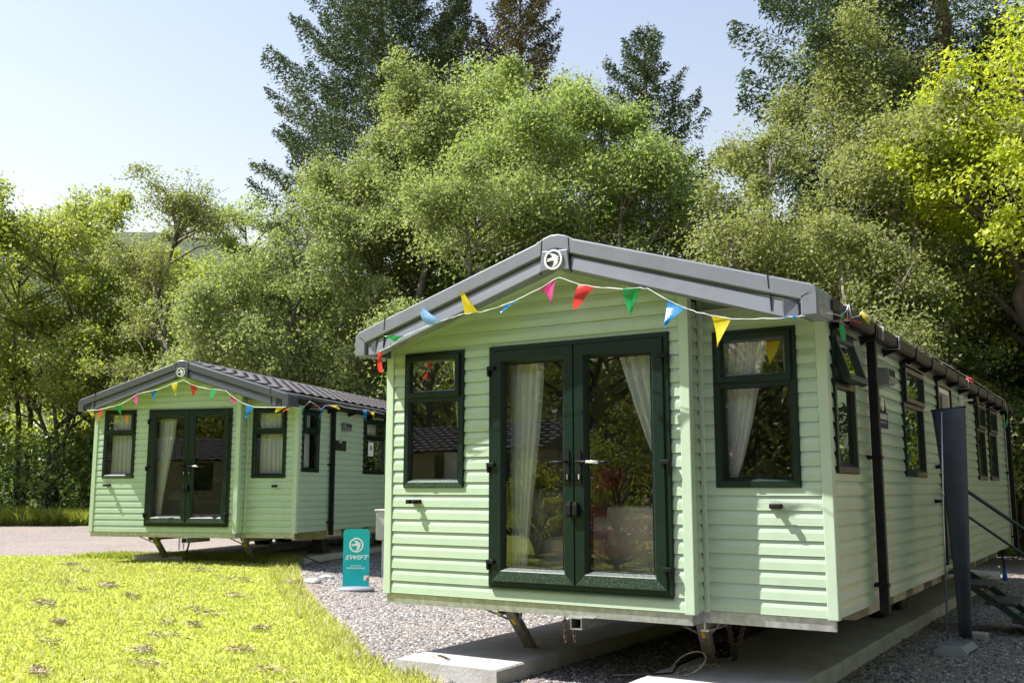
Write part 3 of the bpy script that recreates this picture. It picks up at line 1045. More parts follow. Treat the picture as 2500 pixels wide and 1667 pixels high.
        for k in range(9):
            a_ = math.pi * k / 8; pl.append((.0165 * math.cos(a_), .112 + .0165 * math.sin(a_)))
        for k in range(9):
            a_ = math.pi + math.pi * k / 8; pl.append((.0165 * math.cos(a_), -.112 + .0165 * math.sin(a_)))
        mb.prism(pl, lambda u, v, k: front(hc + u, .066 if k else .053, 1.625 + v))
        h = mb.build('handle', BLACK, leaf)
        mb = MB()
        mb.tube([front(hc, .060, 1.660), front(hc, .105, 1.660), front(hc - sgn * -.012, .112, 1.660)], .0095, 10)
        lev = hc + sgn * .135
        mb.tube([front(hc - sgn * .006, .110, 1.660), front(lev, .110, 1.656)], .0105, 10)
        mc = MB()
        mc.prism([(.006 * math.cos(q * .785), .016 + .006 * math.sin(q * .785)) for q in range(8)], lambda u, v, k: front(hc + u, .070 if k else .064, 1.545 + v))
        mc.box(hc - .004, hc + .004, -.071, -.064, 1.530, 1.556)
        mb.build('lever', BLACK, leaf)
        mc.build('keyhole', STEEL, leaf)
        if sgn > 0: MB().tube([front(hc + .085, .110, 1.658), front(hc + .185, .110, 1.654)], .0125, 10).build('lever_sleeve', STEEL, leaf)
        # budget lock on each leaf
        lc = sm + sgn * .0265
        mb = MB().box(lc - .021, lc + .021, -.100, -.052, 1.262, 1.345)
        mb.box(lc - .014, lc + .014, -.092, -.06, 1.345, 1.358).box(lc - .016, lc + .016, -.094, -.06, 1.248, 1.262)
        mb.build('hasp', BLACK, leaf, bevel=.005)
        for z in (2.405, 1.635, .880):
            he = s0 - .004 if sgn < 0 else s1 + .004
            ix = he + .055 * -sgn
            mb = MB()
            mb.tube([front(he, .058, z), front(ix, .058, z)] if False else [front(he + sgn * -.012, .060, z + .022), front(he + sgn * -.012, .060, z - .034)], .0125, 10)
            x0, x1 = sorted((he + sgn * -.004, he - sgn * .075))
            mb.box(x0, x1, -.076, -.050, z - .002, z + .030)
            mb.box(min(he, he - sgn * .02), max(he, he - sgn * .02), -.062, -.036, z - .05, z + .03)
            mb.build('hinge', BLACK, leaf, bevel=.004)
    # drips under the doors
    MB().box(s0 + .01, s1 - .01, -.045, -.018, z0 - .014, z0 - .001).build('threshold', DKGREEN, root)
    # --- retainers below the windows
    for (s, fn, zz, sg) in ((.315, front, 1.352, -1), (3.29, recess, 1.338, 1)):
        mb = MB()
        c = fn(s, .03, zz)
        mb.box(c.x - .045, c.x + .045, fn(0, .045, 0).y, fn(0, .012, 0).y, zz - .016, zz + .018)
        mb.box(c.x - .02, c.x + .02, fn(0, .085, 0).y, fn(0, .04, 0).y, zz - .011, zz + .012)
        mb.box(c.x + sg * .035 - .020, c.x + sg * .035 + .020, fn(0, .105, 0).y, fn(0, .07, 0).y, zz - .017, zz + .018)
        mb.build('door_retainer', BLACK, root, bevel=.005)
    for (y, zz) in ((4.30, 1.68), (4.12, 1.335)):
        MB().box(W + .015, W + .06, y - .05, y + .05, zz - .018, zz + .018).box(W + .05, W + .11, y + .01, y + .05, zz - .014, zz + .014).build('door_retainer', BLACK, root, bevel=.005)
    # --- outside lamp and name plate on the side
    mb = MB().prism([(0, -.065), (.085, -.065), (.10, -.03), (.085, .065), (0, .075)], lambda u, v, k: (W + .018 + u, 1.78 + .24 * k, 2.375 + v))
    lamp = mb.build('wall_lamp', M('lamp_steel', (.16, .165, .18), .35, .3, var=.1), root, bevel=.006)
    MB().box(W + .10, W + .115, 1.80, 2.0, 2.372, 2.432).build('lens', MIRROR, lamp)
    # --- steel skirt and chassis
    MB().box(.0, XR, -.004, .03, .515, ZB - .004).box(XR - .03, XR, .03, DREC, .515, ZB - .004).box(XR, W, DREC - .004, DREC + .03, .515, ZB - .004).build('chassis_rail', GALV, root)
    for x in (.95, 2.72):
        MB().box(x - .03, x + .03, .25, LEN - .1, .445, .461).box(x - .006, x + .006, .25, LEN - .1, .461, .597).box(x - .03, x + .03, .25, LEN - .1, .597, .612).build('chassis_beam', GALV, root)
    for y in (1.55, 2.45, 3.3, 4.3, 5.1, 6.2, 7.3, 8.4, 9.5):
        MB().prism([(3.57, .596), (3.57, .485), (3.46, .435), (2.76, .430), (2.76, .596)], lambda u, v, k: (u, y + .55 * k if y < 5.2 else y + .08 * k, v)).build('outrigger', PALEWD, root)
    # towing tube
    mb = MB()
    xa, xb, za, zb = 1.79, 1.875, .492, .565
    xa, xb, za, zb = 1.785, 1.880, .43, .514
    t = .007
    for (p, q, r_, s_) in ((xa, xb, za, za + t), (xa, xb, zb - t, zb), (xa, xa + t, za + t, zb - t), (xb - t, xb, za + t, zb - t)):
        mb.box(p, q, -.05, .62, r_, s_)
    mb.box(xa - .03, xb + .09, -.03, .30, zb, zb + .006)
    mb.build('tow_tube', GALV, root)
    # safety chain
    for (cx, cy_, zt_, nl) in ((1.695, .03, .520, 5), (1.775, .03, .45, 3)):
        mb = MB()
        for k in range(nl):
            z = zt_ - k * .040
            pts = []
            for q in range(13):
                a_ = 2 * math.pi * q / 12
                u, v = .013 * math.cos(a_), .013 * math.sin(a_) + (.013 if math.sin(a_) > 0 else -.013)
                pts.append((cx + (u if k % 2 else 0), cy_ + (0 if k % 2 else u), z - .02 + v))
            mb.tube(pts, .0042, 5, cap=False)
        mb.build('tow_chain', RUST, root)
    # corner steadies
    for (x, y, fx, fy) in ((1.03, .24, .93, .80), (2.66, .33, 2.50, .92)):
        top = Vector((x, y, .555)); foot = Vector((fx, fy, .125))
        mb = MB()
        u = (foot - top).normalized(); a_ = u.cross(Vector((1, 0, 0))).normalized(); b_ = Vector((1, 0, 0))
        w_, h_ = .088, .05
        for (ox, oy, sx, sy) in ((0, h_ / 2, w_, .006), (-w_ / 2, 0, .006, h_), (w_ / 2, 0, .006, h_)):
            c0, c1 = top + b_ * ox + a_ * oy, foot + b_ * ox + a_ * oy
            mb.bar(c0, c1, sx, sy, 0, a_)
        leg = mb.build('corner_steady', LEGM, root)
        mb = MB()
        mid = top.lerp(foot, .38)
        mb.bar((x - .20, y - .10, .52), mid + Vector((-.05, -.02, .0)), .026, .012)
        mb.bar((x + .16, y + .0, .52), mid + Vector((.05, -.02, .0)), .022, .012)
        mb.tube([(x - .19, y - .02, .535), (x + .17, y - .02, .535)], .012, 8)
        mb.build('brace', GALV, leg)
        m4 = Matrix(((b_.x, u.x, a_.x, 0), (b_.y, u.y, a_.y, 0), (b_.z, u.z, a_.z, 0), (0, 0, 0, 1)))
        s_ = top.lerp(foot, .33) - a_ * .0
        mb2 = MB().obox(Matrix.Translation(top.lerp(foot, .36) + a_ * .0292 - b_ * .004) @ m4, .028, .085, .0012)
        mb2.build('warning_sticker', YELLOW, leg)
        MB().obox(Matrix.Translation(foot + Vector((0, 0, -.001))), .11, .09, .008).build('foot_plate', LEGM, leg)
    # road wheels
    for (x) in (.60, 2.98):
        for y in (4.6, 5.45):
            wm = Matrix.Translation((x, y, .35)) @ Matrix.Rotation(R(90), 4, 'Y')
            mb = MB().lathe([(.17, -.07), (.265, -.085), (.29, -.06), (.295, 0), (.29, .06), (.265, .085), (.17, .07)], n=28)
            w_ = mb.build('wheel', M('tyre', (.02, .02, .02), .8, var=.3), root, mat4=wm)
            MB().lathe([(.03, .06), (.10, .05), (.15, .03), (.172, .072)], n=20).build('rim', GALV, w_)
    return root

cab1 = make_cabin()
tag(cab1, 'large sage green caravan in the foreground with open side vent and grey gable', 'caravan', 'sage green static caravans')
cab2 = copy_tree(cab1)
cab2.location = C2_LOC; cab2.rotation_euler = (0, 0, C2_RZ)
cab2['label'] = 'smaller looking sage green caravan further back at left with its tiled roof in view'
# each cabin's own details
make_window(cab1, SIDEW[0], side, vent=.33, open_deg=17, hood=True)
make_window(cab2, SIDEW[0], side, vent=.30, hood=True)
# name plate of the near cabin
pl = MB().box(W + .020, W + .028, 1.66, 2.05, 1.955, 2.085).build('name_plate', NAVYPL, cab1)
tm = text_mesh('BURGUNDY', .062, WHITEPRINT, .0008, spacing=1.02)
link('lettering', tm, pl, mat4=Matrix.Translation((W + .0290, 1.855, 2.045)) @ Matrix(((0, 0, 1, 0), (1, 0, 0, 0), (0, 1, 0, 0), (0, 0, 0, 1))))
MB().tube([(W + .029, 1.74, 2.0), (W + .029, 1.97, 2.0)], .002, 4).build('underline', WHITEPRINT, pl)
mb = MB()
badge(mb, lambda u, v, d: (W + .024 + d, 1.86 + u, 2.150 + v), .055, 0, .008)
mb.build('emblem', CHROME, pl)
MB().prism([(-.15, 2.087), (.16, 2.087), (.16, 2.13), (.10, 2.20), (-.02, 2.20), (-.10, 2.15), (-.15, 2.15)], lambda u, v, k: (W + .020 + .004 * k, 1.86 + u, v)).build('plate_crest', MIRROR, pl)
pl2 = MB().box(W + .020, W + .028, 1.50, 1.98, 1.955, 2.13).build('name_plate', MIRROR, cab2)
mb = MB(); badge(mb, lambda u, v, d: (W + .026 + d, 1.74 + u, 2.13 + v), .05, 0, .006); mb.build('emblem', CHROME, pl2)
# wall flood light over the banner
fl = MB().box(W + .018, W + .05, 6.10, 6.24, 2.44, 2.56).box(W + .05, W + .16, 6.16, 6.20, 2.49, 2.51).build('flood_light', [WHITE], cab1, bevel=.004)
MB().box(W + .10, W + .20, 6.22, 6.40, 2.46, 2.55).build('lamp_head', BLACK, fl, bevel=.006)

def side_door(root, open_leaf):
    s0, s1, z0, z1 = SDOOR
    mb = MB()
    sweep_rect(mb, SDOOR, [(0, -.04), (0, .035), (.006, .042), (.05, .042), (.056, .03), (.056, -.06)], side)
    d = mb.build('side_door', DKGREEN, root)
    if open_leaf:
        MB().box(W - .05, W + .02, s0 + .058, s0 + .11, z0 + .06, z1 - .06).box(W - .05, W + .02, s1 - .11, s1 - .058, z0 + .06, z1 - .06).box(W - .05, W + .02, s0 + .11, s1 - .11, z1 - .11, z1 - .06).build('white_lining', WHITE, d)
        MB().box(W - .80, W - .06, s1 - .075, s1 - .03, z0 + .03, z1 - .07).build('open_leaf', WHITE, d, bevel=.006)
    else:
        MB().box(W - .01, W + .025, s0 + .056, s1 - .056, z0 + .056, z1 - .056).build('door_panel', WHITE, d)
    return d
FASC_DARKER = M('darker_fascia', (.060, .066, .082), .38, var=.05, bump=.03, bscale=120, coat=.15)  # darker grey for the far cabin's fascia, lower band and keystone
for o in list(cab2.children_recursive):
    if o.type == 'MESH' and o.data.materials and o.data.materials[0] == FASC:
        o.material_slots[0].link = 'OBJECT'; o.material_slots[0].material = FASC_DARKER
side_door(cab1, True)
side_door(cab2, False)
tag_paper = MB().box(W + .0065, W + .0075, 2.97, 3.20, 1.90, 2.16)
nt_ = tag_paper.build('window_notice', PAPER, cab2)
mb = MB().lathe([(.05, 0), (.05, .002)], n=14)
mb.build('printed_mark', M('green_print', (.08, .30, .16), .5), nt_, mat4=Matrix.Translation((W + .0076, 3.085, 2.05)) @ Matrix.Rotation(R(90), 4, 'Y'))

# ================================================================== INSIDE THE CABINS
def xf(root, v): return root.matrix_basis @ Vector(v)
bpy.context.view_layer.update()
def curtain(root, p_top0, p_top1, p_bot0, p_bot1, z0, z1, mat, label, folds=7, depth=.035, sway=None, rows=8, group=None):
    """hanging cloth between two top points and two bottom points (cabin x, y); depth along the wall normal"""
    base = xf(root, (p_bot0[0], p_bot0[1], z0))
    Rm = root.matrix_basis.to_3x3()
    n = folds * 8
    V = []
    for r in range(rows + 1):
        t = r / rows
        for k in range(n + 1):
            u = k / n
            e = (1 - t) if sway is None else (1 - sway(t))
            a = Vector(p_bot0).lerp(Vector(p_top0), 1 - e); b = Vector(p_bot1).lerp(Vector(p_top1), 1 - e)
            p = a.lerp(b, u)
            d = (Vector(p_top1) - Vector(p_top0)).normalized(); nr = Vector((-d.y, d.x))
            ph = math.sin(u * folds * 2 * math.pi + .6 * math.sin(3 * t) + .8 * math.sin(u * 9))
            p = p + nr * depth * ph * (.75 + .25 * math.sin(5 * u + 2 * t))
            V.append(Rm @ Vector((p.x - p_bot0[0], p.y - p_bot0[1], (z1 - z0) * t)))
    F = [(r * (n + 1) + k, r * (n + 1) + k + 1, (r + 1) * (n + 1) + k + 1, (r + 1) * (n + 1) + k) for r in range(rows) for k in range(n)]
    me = bpy.data.meshes.new('curtain'); me.from_pydata([tuple(v) for v in V], [], F); me.materials.append(mat)
    for p in me.polygons: p.use_smooth = True
    o = link('curtain', me, None, base)
    return tag(o, label, 'curtain', group)

def soft_box(mb_sz, name, mat, root, loc, rz=0., tilt=0., bev=.05, label=None, cat=None):
    sx, sy, sz = mb_sz
    bm = bmesh.new()
    bmesh.ops.create_cube(bm, size=1)
    for v in bm.verts: v.co = Vector((v.co.x * sx, v.co.y * sy, (v.co.z + .5) * sz))
    bmesh.ops.bevel(bm, geom=bm.edges[:], offset=min(bev, sx * .45, sy * .45, sz * .45), segments=4, profile=.6, affect='EDGES')
    me = bpy.data.meshes.new(name); bm.to_mesh(me); bm.free(); me.materials.append(mat)
    for p in me.polygons: p.use_smooth = True
    m4 = root.matrix_basis @ Matrix.Translation(loc) @ Matrix.Rotation(rz, 4, 'Z') @ Matrix.Rotation(tilt, 4, 'X')
    o = link(name, me, None, mat4=m4)
    return tag(o, label, cat) if label else o

def sofa(root, x0, y0, w, d, label, rz=0.):
    t = empty('sofa'); t.matrix_basis = root.matrix_basis @ Matrix.Translation((x0, y0, .668)) @ Matrix.Rotation(rz, 4, 'Z')
    tag(t, label, 'sofa')
    def part(nm, x0, x1, y0, y1, z0, z1, m=SOFA, b=.04):
        MB().box(x0, x1, y0, y1, z0, z1).build(nm, m, t, bevel=b)
    part('seat', .0, w, 0, d, .12, .42)
    part('backrest', .0, w, d - .02, d + .18, .12, .82)
    part('arm', -.16, -.005, 0, d + .16, .0, .60)
    part('arm', w + .005, w + .16, 0, d + .16, .0, .60)
    return t

def cushion(root, loc, rx, rz, mat, label, s=.42):
    bm = bmesh.new()
    bmesh.ops.create_grid(bm, x_segments=8, y_segments=8, size=.5)
    top = list(bm.verts)
    V, F = [], []
    n = 9
    for sg in (1, -1):
        for i in range(n):
            for j in range(n):
                u, v = i / (n - 1) * 2 - 1, j / (n - 1) * 2 - 1
                h = .16 * (1 - u ** 4) ** .6 * (1 - v ** 4) ** .6
                k = 1 - .08 * (1 - abs(u) ** 2) * abs(v) ** 3
                V.append((u * .5 * s * (1 - .07 * (1 - v * v) * abs(u) ** 3), v * .5 * s * k, sg * h * s))
    bm.free()
    for b in (0, n * n):
        for i in range(n - 1):
            for j in range(n - 1):
                F.append((b + i * n + j, b + (i + 1) * n + j, b + (i + 1) * n + j + 1, b + i * n + j + 1))
    me = bpy.data.meshes.new('cushion'); me.from_pydata(V, [], F); me.materials.append(mat)
    for p in me.polygons: p.use_smooth = True
    o = link('cushion', me, None, mat4=root.matrix_basis @ Matrix.Translation(loc) @ Matrix.Rotation(rz, 4, 'Z') @ Matrix.Rotation(rx, 4, 'X'))
    return tag(o, label, 'cushion')

def picture(root, x, y, z, w, h, label):
    t = empty('framed_picture'); t.matrix_basis = root.matrix_basis @ Matrix.Translation((x, y, z)) @ Matrix.Rotation(R(90), 4, 'Z')
    tag(t, label, 'picture')
    mb = MB()
    sweep_rect(mb, (-w / 2, w / 2, -h / 2, h / 2), [(0, 0), (0, .03), (.05, .03), (.06, .01), (.06, 0)], lambda s, o_, zz: (s, -o_, zz))
    mb.build('frame', FRAMEW, t)
    MB().box(-w / 2 + .055, w / 2 - .055, -.008, -.002, -h / 2 + .055, h / 2 - .055).build('mount', PAPER, t)
    MB().box(-w * .22, w * .22, -.012, -.009, -h * .2, h * .2).build('print', PICT, t)
    return t

lin = lambda t: t
def tieback(t): return t ** .6
# near cabin
curtain(cab1, (1.10, .13), (1.46, .13), (1.16, .13), (1.30, .13), .70, 2.56, CURT, 'long white curtain at the left leaf of the big cabin doors', 5, .03, lambda t: smooth01(t * 1.0))
curtain(cab1, (2.10, .13), (2.58, .13), (2.50, .13), (2.62, .13), .70, 2.56, CURT, 'white curtain swept aside at the right leaf of the big cabin doors', 6, .03, lambda t: max(0., (t - .42) / .58) ** .8)
curtain(cab1, (.55, .13), (.74, .13), (.67, .13), (.76, .13), 1.5, 2.56, CURT, 'white curtain drawn to the right in the left front window', 4, .025, lambda t: t)
curtain(cab1, (2.90, .36), (3.22, .36), (2.86, .36), (2.95, .36), 1.5, 2.56, CURT, 'white curtain drawn to the left in the recessed front window', 5, .025, lambda t: t ** .8)
for k, (a, b) in enumerate(((.62, .92), (3.25, 3.62), (2.78, 2.95))):
    curtain(cab1, (W - .13, a), (W - .13, b), (W - .13, a), (W - .13, b), 1.5, 2.56, NET, ['white net curtain in the first side window of the big cabin', 'white net curtain at the far edge of the second side window', 'white net curtain at the near edge of the second side window'][k], 4, .02)
sofa(cab1, 1.08, 1.35, 2.2, .75, 'taupe sofa along the left wall of the big cabin lounge', R(90))
cushion(cab1, (.40, .55, 1.60), R(70), R(25), PALEFAB, 'white scatter cushion leaning in the left front window', .40)
cushion(cab1, (.72, .62, 1.55), R(65), R(-15), PALEFAB, 'second white scatter cushion at the right of the left front window', .36)
soft_box((.75, .62, .78), 'window_seat', SOFA, cab1, (.52, .62, .668), 0, 0, .06, 'taupe seat block under the left front window', 'seat')
t = empty('armchair'); t.matrix_basis = cab1.matrix_basis @ Matrix.Translation((1.24, .40, .668)); tag(t, 'pale oatmeal armchair just behind the left glass door', 'armchair')
for nm, b in (('seat', (.0, .62, .0, .6, .1, .40)), ('backrest', (-.14, .02, .0, .62, .0, .78)), ('arm', (.0, .62, .605, .74, .0, .55))):
    MB().box(*b).build(nm, PALEFAB, t, bevel=.06)
t = empty('tub_chair'); t.matrix_basis = cab1.matrix_basis @ Matrix.Translation((1.86, .38, .668)); tag(t, 'round backed oatmeal tub chair behind the right glass door', 'armchair')
soft = MB()
for nm, b in (('backrest', (.0, .42, .0, .14, .0, .66)), ('seat', (.0, .42, .145, .55, .08, .40))):
    MB().box(*b).build(nm, PALEFAB, t, bevel=.05)
t = empty('dining_table'); t.matrix_basis = cab1.matrix_basis @ Matrix.Translation((2.70, 1.25, .668)); tag(t, 'dark oak dining table seen through the right glass door', 'table')
MB().box(-.45, .45, -.6, .6, .70, .74).build('tabletop', WOOD, t, bevel=.006)
for sx in (-.38, .38):
    for sy in (-.5, .5): MB().box(sx - .035, sx + .035, sy - .035, sy + .035, 0, .70).build('leg', WOOD, t)
for k, (dx, dy, rz) in enumerate(((-.28, -.3, .2), (-.12, -.25, -.3), (-.22, -.05, .6))):
    o = MB().box(-.105, .105, -.148, .148, 0, .004).build('leaflet', PAPER, None, mat4=cab1.matrix_basis @ Matrix.Translation((2.70 + dx, 1.25 + dy, 1.4085 + .0045 * k)) @ Matrix.Rotation(rz, 4, 'Z'))
    tag(o, ['lowest white leaflet near the table edge in the big cabin', 'white leaflet fanned over the lowest one on the table', 'topmost white leaflet turned askew on the table'][k], 'leaflet', 'leaflets on the dining table')
picture(cab1, .065, 2.45, 2.06, .80, .66, 'framed picture on the left wall of the big cabin')
cushion(cab1, (.48, 1.75, 1.29), R(72), R(80), NAVY, 'navy cushion on the taupe sofa of the big cabin', .45)
# far cabin
curtain(cab2, (1.10, .13), (1.46, .13), (1.14, .13), (1.24, .13), .70, 2.56, CURT, 'long white curtain at the left leaf of the further cabin doors', 4, .03, lambda t: smooth01(t))
curtain(cab2, (2.36, .13), (2.54, .13), (2.46, .13), (2.56, .13), .70, 2.56, CURT, 'narrow white curtain at the right leaf of the further cabin doors', 3, .03, lambda t: t)
curtain(cab2, (.22, .13), (.75, .13), (.22, .13), (.75, .13), 1.48, 2.56, CURT, 'drawn white curtain in the left window of the further cabin', 7, .03)
curtain(cab2, (2.90, .36), (3.44, .36), (2.90, .36), (3.44, .36), 1.48, 2.56, CURT, 'drawn white curtain in the recessed window of the further cabin', 7, .03)
curtain(cab2, (W - .13, .40), (W - .13, .90), (W - .13, .40), (W - .13, .90), 1.56, 2.56, NET, 'white net in the narrow side window of the further cabin', 5, .02)
curtain(cab2, (W - .13, 2.76), (W - .13, 3.62), (W - .13, 2.76), (W - .13, 3.62), 1.56, 2.56, NET, 'white net behind the notice in the further cabin side window', 7, .02)
sofa(cab2, 1.08, 1.2, 2.3, .75, 'taupe sofa behind the doors of the further cabin', R(90))
cushion(cab2, (.52, 2.2, 1.30), R(75), R(75), NAVY, 'navy cushion upright on the further cabin sofa', .5)
soft_box((.32, .72, .10), 'throw_blanket', PALEFAB, cab2, (.86, 1.30, 1.10), R(20), 0, .04, 'cream throw folded over the further cabin sofa seat', 'blanket')
picture(cab2, .065, 2.5, 2.05, .80, .70, 'framed picture on the left wall of the further cabin')
t = empty('sideboard'); t.matrix_basis = cab2.matrix_basis @ Matrix.Translation((2.2, 3.3, .668)); tag(t, 'dark wood sideboard inside the further cabin', 'sideboard')
MB().box(-.5, .5, -.2, .2, .05, .80).build('cabinet', WOOD, t, bevel=.005)
MB().box(-.52, .52, -.22, .22, .802, .83).build('worktop', WOOD, t, bevel=.004)
#NEXT
# ================================================================== TREES
def unit(v): return v / (np.linalg.norm(v, axis=-1, keepdims=True) + 1e-9)
def leaf_cards(rng, C, Nrm, size, aspect=.62, fold=.18):
    """three cornered birch-like leaves; C (N,3) centres, Nrm normals, size (N,)"""
    n = len(C)
    r = rng.normal(size=(n, 3))
    t = unit(np.cross(Nrm, r)); b = np.cross(Nrm, t)
    s = size[:, None] * .58
    V = np.stack([C + t * s, C - t * s * .55 + b * s * aspect + Nrm * s * fold, C - t * s * .55 - b * s * aspect], 1).reshape(-1, 3)
    F = np.arange(3 * n).reshape(n, 3)
    return V, F

def broadleaf(name, label, loc, height, rad, mat, bark, seed, base=.22, nclump=120, nleaf=15000, lsize=.085, tr=.16, clump=.62, droop=.5, lean=(0, 0), airy=.0, group=None, cat='tree', squash=1., nlimb=34, tone0=0., zdrop=.05, multi=1):
    rng = np.random.default_rng(seed)
    if seed >= 200:
        nleaf = int(nleaf * 1.8); lsize *= .75
    else: nleaf = int(nleaf * 2.5); lsize *= 1.08; nclump = int(nclump * 1.35); clump *= .92; rad *= 1.0
    x, y = loc
    root = empty(name, (x, y, hgt(x, y) - zdrop), rng.uniform(0, 6.28), label, cat, group)
    H, Rr = height, rad
    # skeleton
    mb = MB()
    tops = []
    for mlt in range(multi):
        wob = rng.normal(size=(7, 2)) * .035 * H * np.linspace(0, 1, 7)[:, None] ** .7
        if multi > 1:
            an = 6.28 * mlt / multi + rng.uniform(-.4, .4)
            wob = wob + np.outer(np.linspace(0, 1, 7) ** 1.1, [math.cos(an), math.sin(an)]) * Rr * .45
        tk = [(wob[i, 0] + lean[0] * (i / 6) ** 1.3 + (.12 * math.cos(mlt * 2.4) if multi > 1 else 0), wob[i, 1] + lean[1] * (i / 6) ** 1.3 + (.12 * math.sin(mlt * 2.4) if multi > 1 else 0), H * .93 * i / 6) for i in range(7)]
        k_ = .72 if multi > 1 else 1
        mb.tube(tk, [tr * k_ * (1.25 if i == 0 else (1 - i / 6) ** .8 + .06) for i in range(7)], 8)
        tops.append(np.array(tk))
    # clump centres: inside an uneven egg
    cz0, cz1 = H * base, H
    ph = rng.uniform(0, 6.28, 6)
    def shell(lo):
        t = rng.uniform(0, 1) ** .85
        a = rng.uniform(0, 6.28)
        uu = (t - .40) / .62; prof = math.sqrt(max(.03, 1 - uu * uu))
        lump = 1 + .16 * math.sin(3 * a + ph[0]) * math.sin(5 * t + ph[1]) + .12 * math.sin(5 * a + ph[2] + 7 * t)
        rr = Rr * prof * lump * squash * rng.uniform(lo, 1) ** .5
        return np.array((rr * math.cos(a) + lean[0] * t, rr * math.sin(a) + lean[1] * t, cz0 + (cz1 - cz0 - clump * .4) * t))
    # boughs carry most of the clumps, so that the crown falls into lobes with gaps between
    nb = max(8, int(nclump / 9))
    boughs = [shell(.55) for _ in range(nb)]
    pts = list(boughs)
    while len(pts) < nclump:
        if rng.uniform() < .80:
            c = boughs[rng.integers(nb)] + rng.normal(size=3) * np.array([.17, .17, .14]) * Rr
            c[2] = min(max(c[2], cz0 * .8), H)
            pts.append(c)
        else:
            pts.append(shell(.05))
    Cc = np.array(pts)
    # limbs run to a share of the clumps
    for k in range(min(nlimb, nclump)):
        c = Cc[k]
        T = tops[k % multi]
        zi = np.clip(c[2] - .55 * math.hypot(c[0], c[1]) - .2, H * .08, H * .88)
        p0 = np.array([np.interp(zi, T[:, 2], T[:, 0]), np.interp(zi, T[:, 2], T[:, 1]), zi])
        m1 = p0 * .6 + c * .4 + np.array([0, 0, .09 * Rr]) + rng.normal(size=3) * .06 * Rr
        m2 = p0 * .25 + c * .75 + np.array([0, 0, .08 * Rr]) + rng.normal(size=3) * .05 * Rr
        r0 = tr * .42 * (1 - zi / H) ** .6 + .012
        mb.tube([p0, m1, m2, c], [r0, r0 * .7, r0 * .42, .008], 5, cap=False)
        for q in range(2):
            e = c + rng.normal(size=3) * clump * .9
            mb.tube([m2, (m2 + e) / 2 + rng.normal(size=3) * .08, e], [r0 * .35, r0 * .22, .005], 4, cap=False)
    mb.build('trunk', bark, root)
    # leaves
    per = rng.multinomial(nleaf, rng.dirichlet(np.ones(nclump) * 3.))
    idx = np.repeat(np.arange(nclump), per)
    cs = clump * rng.uniform(.55, 1.35, nclump)
    off = rng.normal(size=(nleaf, 3)) * np.array([.50, .50, .36]) * cs[idx, None]
    rl = np.hypot(off[:, 0], off[:, 1])
    off[:, 2] -= droop * rl ** 1.4 * (.4 + .6 * rng.uniform(size=nleaf))
    P_ = Cc[idx] + off
    if airy:
        keep = rng.uniform(size=nleaf) > airy * (np.sin(P_[:, 0] * 3 + P_[:, 2] * 2) * .5 + .5)
        P_, idx, off = P_[keep], idx[keep], off[keep]
    P_[:, 2] = np.maximum(P_[:, 2], .15)
    ctr = np.array([lean[0] * .5, lean[1] * .5, H * .5])
    outw = unit(P_ - ctr)
    Nn = unit(outw * .35 + unit(off) * .35 + np.array([0, 0, .45]) + rng.normal(size=P_.shape) * .75)
    sz = lsize * rng.uniform(.65, 1.35, len(P_))
    V, F = leaf_cards(rng, P_, Nn, sz)
    ctone = rng.normal(size=nclump) * .16
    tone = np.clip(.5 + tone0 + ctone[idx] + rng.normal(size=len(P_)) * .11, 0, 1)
    o = link('crown', np_mesh('crown', V, F, mat, tone), root)
    return root

